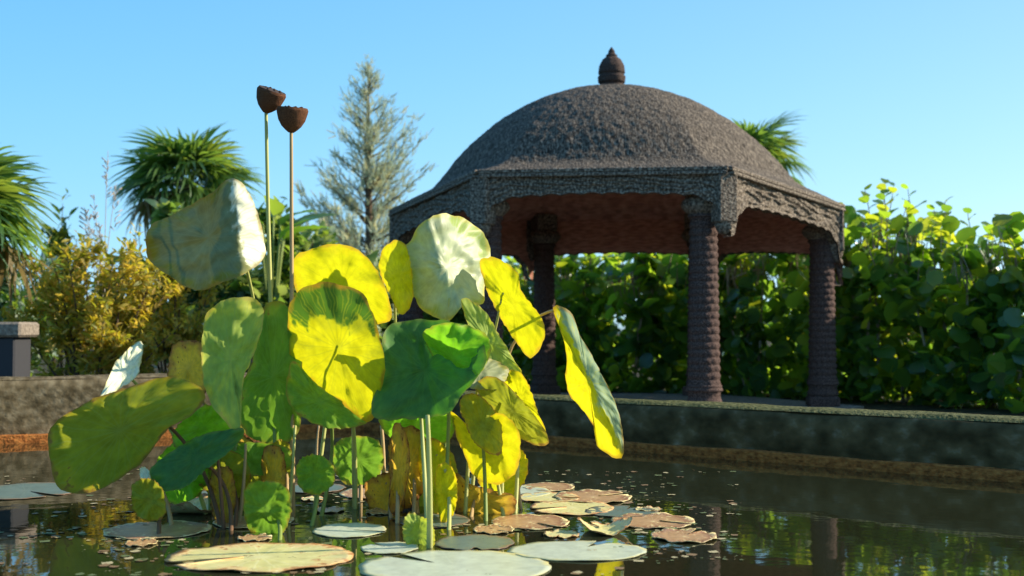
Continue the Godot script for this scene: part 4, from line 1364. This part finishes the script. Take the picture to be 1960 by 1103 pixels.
func make_pads() -> void:
	lily_pad("large cream lily pad with brown rim, nearest at the left", 316, 676, 1042, 1098, M.pad_cream, 0.03, 2)
	lily_pad("largest pale mint lily pad, cut by the bottom edge", 684, 1056, 1056, 1122, M.pad_pale, 0.01, 3)
	lily_pad("pale mint lily pad right of the largest one", 972, 1238, 1038, 1076, M.pad_pale, 0.012, 4)
	lily_pad("small green lily pad behind the cream one", 600, 738, 1002, 1032, M.pad_pale, 0.01, 5)
	lily_pad("dull lily pad between the stalk and the two mint pads", 832, 985, 1026, 1056, M.pad_dark, 0.012, 6)
	lily_pad("mottled cream lily pad behind the right leaves", 1015, 1175, 958, 990, M.pad_cream, 0.02, 7)
	lily_pad("curled yellow lily pad right of the plant", 1105, 1210, 1000, 1036, M.pad_cream, 0.05, 8, 0.05)
	lily_pad("rusty brown lily pad, farthest right on the water", 1248, 1372, 1012, 1046, M.pad_brown, 0.035, 9)
	lily_pad("brown lily pad just behind the rusty one", 1170, 1330, 985, 1014, M.pad_brown, 0.03, 10)
	lily_pad("thin pale lily pad below the yellow cupped leaf", 885, 1055, 930, 956, M.pad_pale, 0.01, 11)
	lily_pad("small cream lily pad behind the lone yellow stalk", 640, 752, 898, 922, M.pad_cream, 0.01, 12)
	lily_pad("brown lily pad in the stalks' shade at the centre", 650, 790, 930, 962, M.pad_brown, 0.02, 13)
	lily_pad("bluish dark lily pad at the far left edge", -60, 150, 925, 958, M.pad_dark, 0.012, 15)
	lily_pad("crumpled cream lily pad between the left stalks", 318, 412, 958, 1010, M.pad_cream, 0.05, 17, 0.06)
	lily_pad("brown lily pad along the plant's left foot", 200, 400, 1000, 1034, M.pad_brown, 0.02, 18)
	lily_pad("reddish brown lily pad behind the brown one at right", 1060, 1210, 940, 966, M.pad_brown, 0.03, 19)
	lily_pad("dark lily pad between the plant and the curled yellow pad", 940, 1090, 985, 1018, M.pad_brown, 0.02, 20)
	# broken brown and cream bits drifting between the pads
	var bits := [[575, 620, 952, 962, 0], [700, 760, 975, 988, 1], [600, 660, 972, 984, 1], [770, 835, 940, 951, 0], [905, 985, 1008, 1024, 1], [1040, 1110, 1018, 1032, 0], [850, 910, 955, 966, 0], [240, 300, 1035, 1048, 1], [455, 520, 1026, 1038, 1], [1215, 1265, 972, 982, 0]]
	var said := ["tiny cream scrap of pad beside the small round leaf", "small brown scrap of pad below the lone yellow stalk", "brown scrap of pad under the small round leaf", "cream scrap of pad behind the amber leaves",
		"brown scrap of pad left of the dark brown pad", "cream scrap of pad just left of the curled yellow pad", "cream scrap of pad under the yellow cupped leaf", "brown scrap of pad drifting left of the large cream pad",
		"brown scrap of pad behind the large cream pad's middle", "cream scrap of pad floating behind the two rusty brown pads"]
	for k in bits.size():
		var b: Array = bits[k]
		lily_pad(said[k], b[0], b[1], b[2], b[3], M.pad_brown if b[4] else M.pad_cream, 0.03, 40 + k)
	lily_pad("green lily pad overlapping the water left of the rolled young leaf", 690, 800, 1040, 1062, M.pad_pale, 0.012, 61)
	lily_pad("dull green lily pad behind the rusty brown one", 1120, 1260, 970, 992, M.pad_dark, 0.012, 62)
	lily_pad("cream lily pad between the cupped leaf and the brown pads", 990, 1110, 944, 964, M.pad_cream, 0.02, 63)
	lily_pad("dark lily pad behind the round green leaf", 545, 660, 925, 948, M.pad_dark, 0.012, 64)
	lily_pad("dark lily pad at the foot of the centre stalks", 760, 900, 985, 1012, M.pad_dark, 0.012, 65)
	lily_pad("brown lily pad under the left stalks", 410, 560, 985, 1014, M.pad_brown, 0.02, 66)
	lily_pad("dark green lily pad behind the left stalks", 330, 480, 940, 966, M.pad_dark, 0.012, 67)
	lily_pad("pale lily pad far back right of the lone stalk", 735, 850, 908, 926, M.pad_pale, 0.012, 69)
	lily_pad("brown lily pad farthest back, right of the cupped leaf", 1000, 1100, 925, 942, M.pad_brown, 0.012, 70)
	# scum and leaf crumbs on the water round the plant
	rng.seed = 500
	var flake := round_leaf(0.02, 0.02, 7, 3)
	var places := [[], [], []]
	noise.seed = 12
	for k in 2600:
		var q := on_water(rng.randf_range(-80, 1420), 900.0 + 203.0 * pow(rng.randf(), 1.2))
		if noise.get_noise_2d(q.x * 30.0, q.z * 30.0) < 0.06 * rng.randf():
			continue
		var b := Basis(Vector3.UP, rng.randf() * TAU).rotated(Vector3.RIGHT, rng.randf_range(-0.06, 0.06))
		places[k % 3].append(Transform3D(b.scaled(Vector3.ONE * 0.045 * pow(rng.randf(), 2.0) + Vector3.ONE * 0.006), q + Vector3(0, 0.003, 0)))
	var litter := thing("floating_litter", "brown and pale leaf crumbs floating on the water round the lotus", "litter")
	litter.set_meta("kind", "stuff")
	var kinds := [plain(0.2, 0.12, 0.05, 0.7), plain(0.4, 0.34, 0.18, 0.7), plain(0.1, 0.13, 0.04, 0.7)]
	for k in 3:
		mass("crumbs" if k == 0 else "crumbs_%03d" % k, flake, kinds[k], places[k], litter)
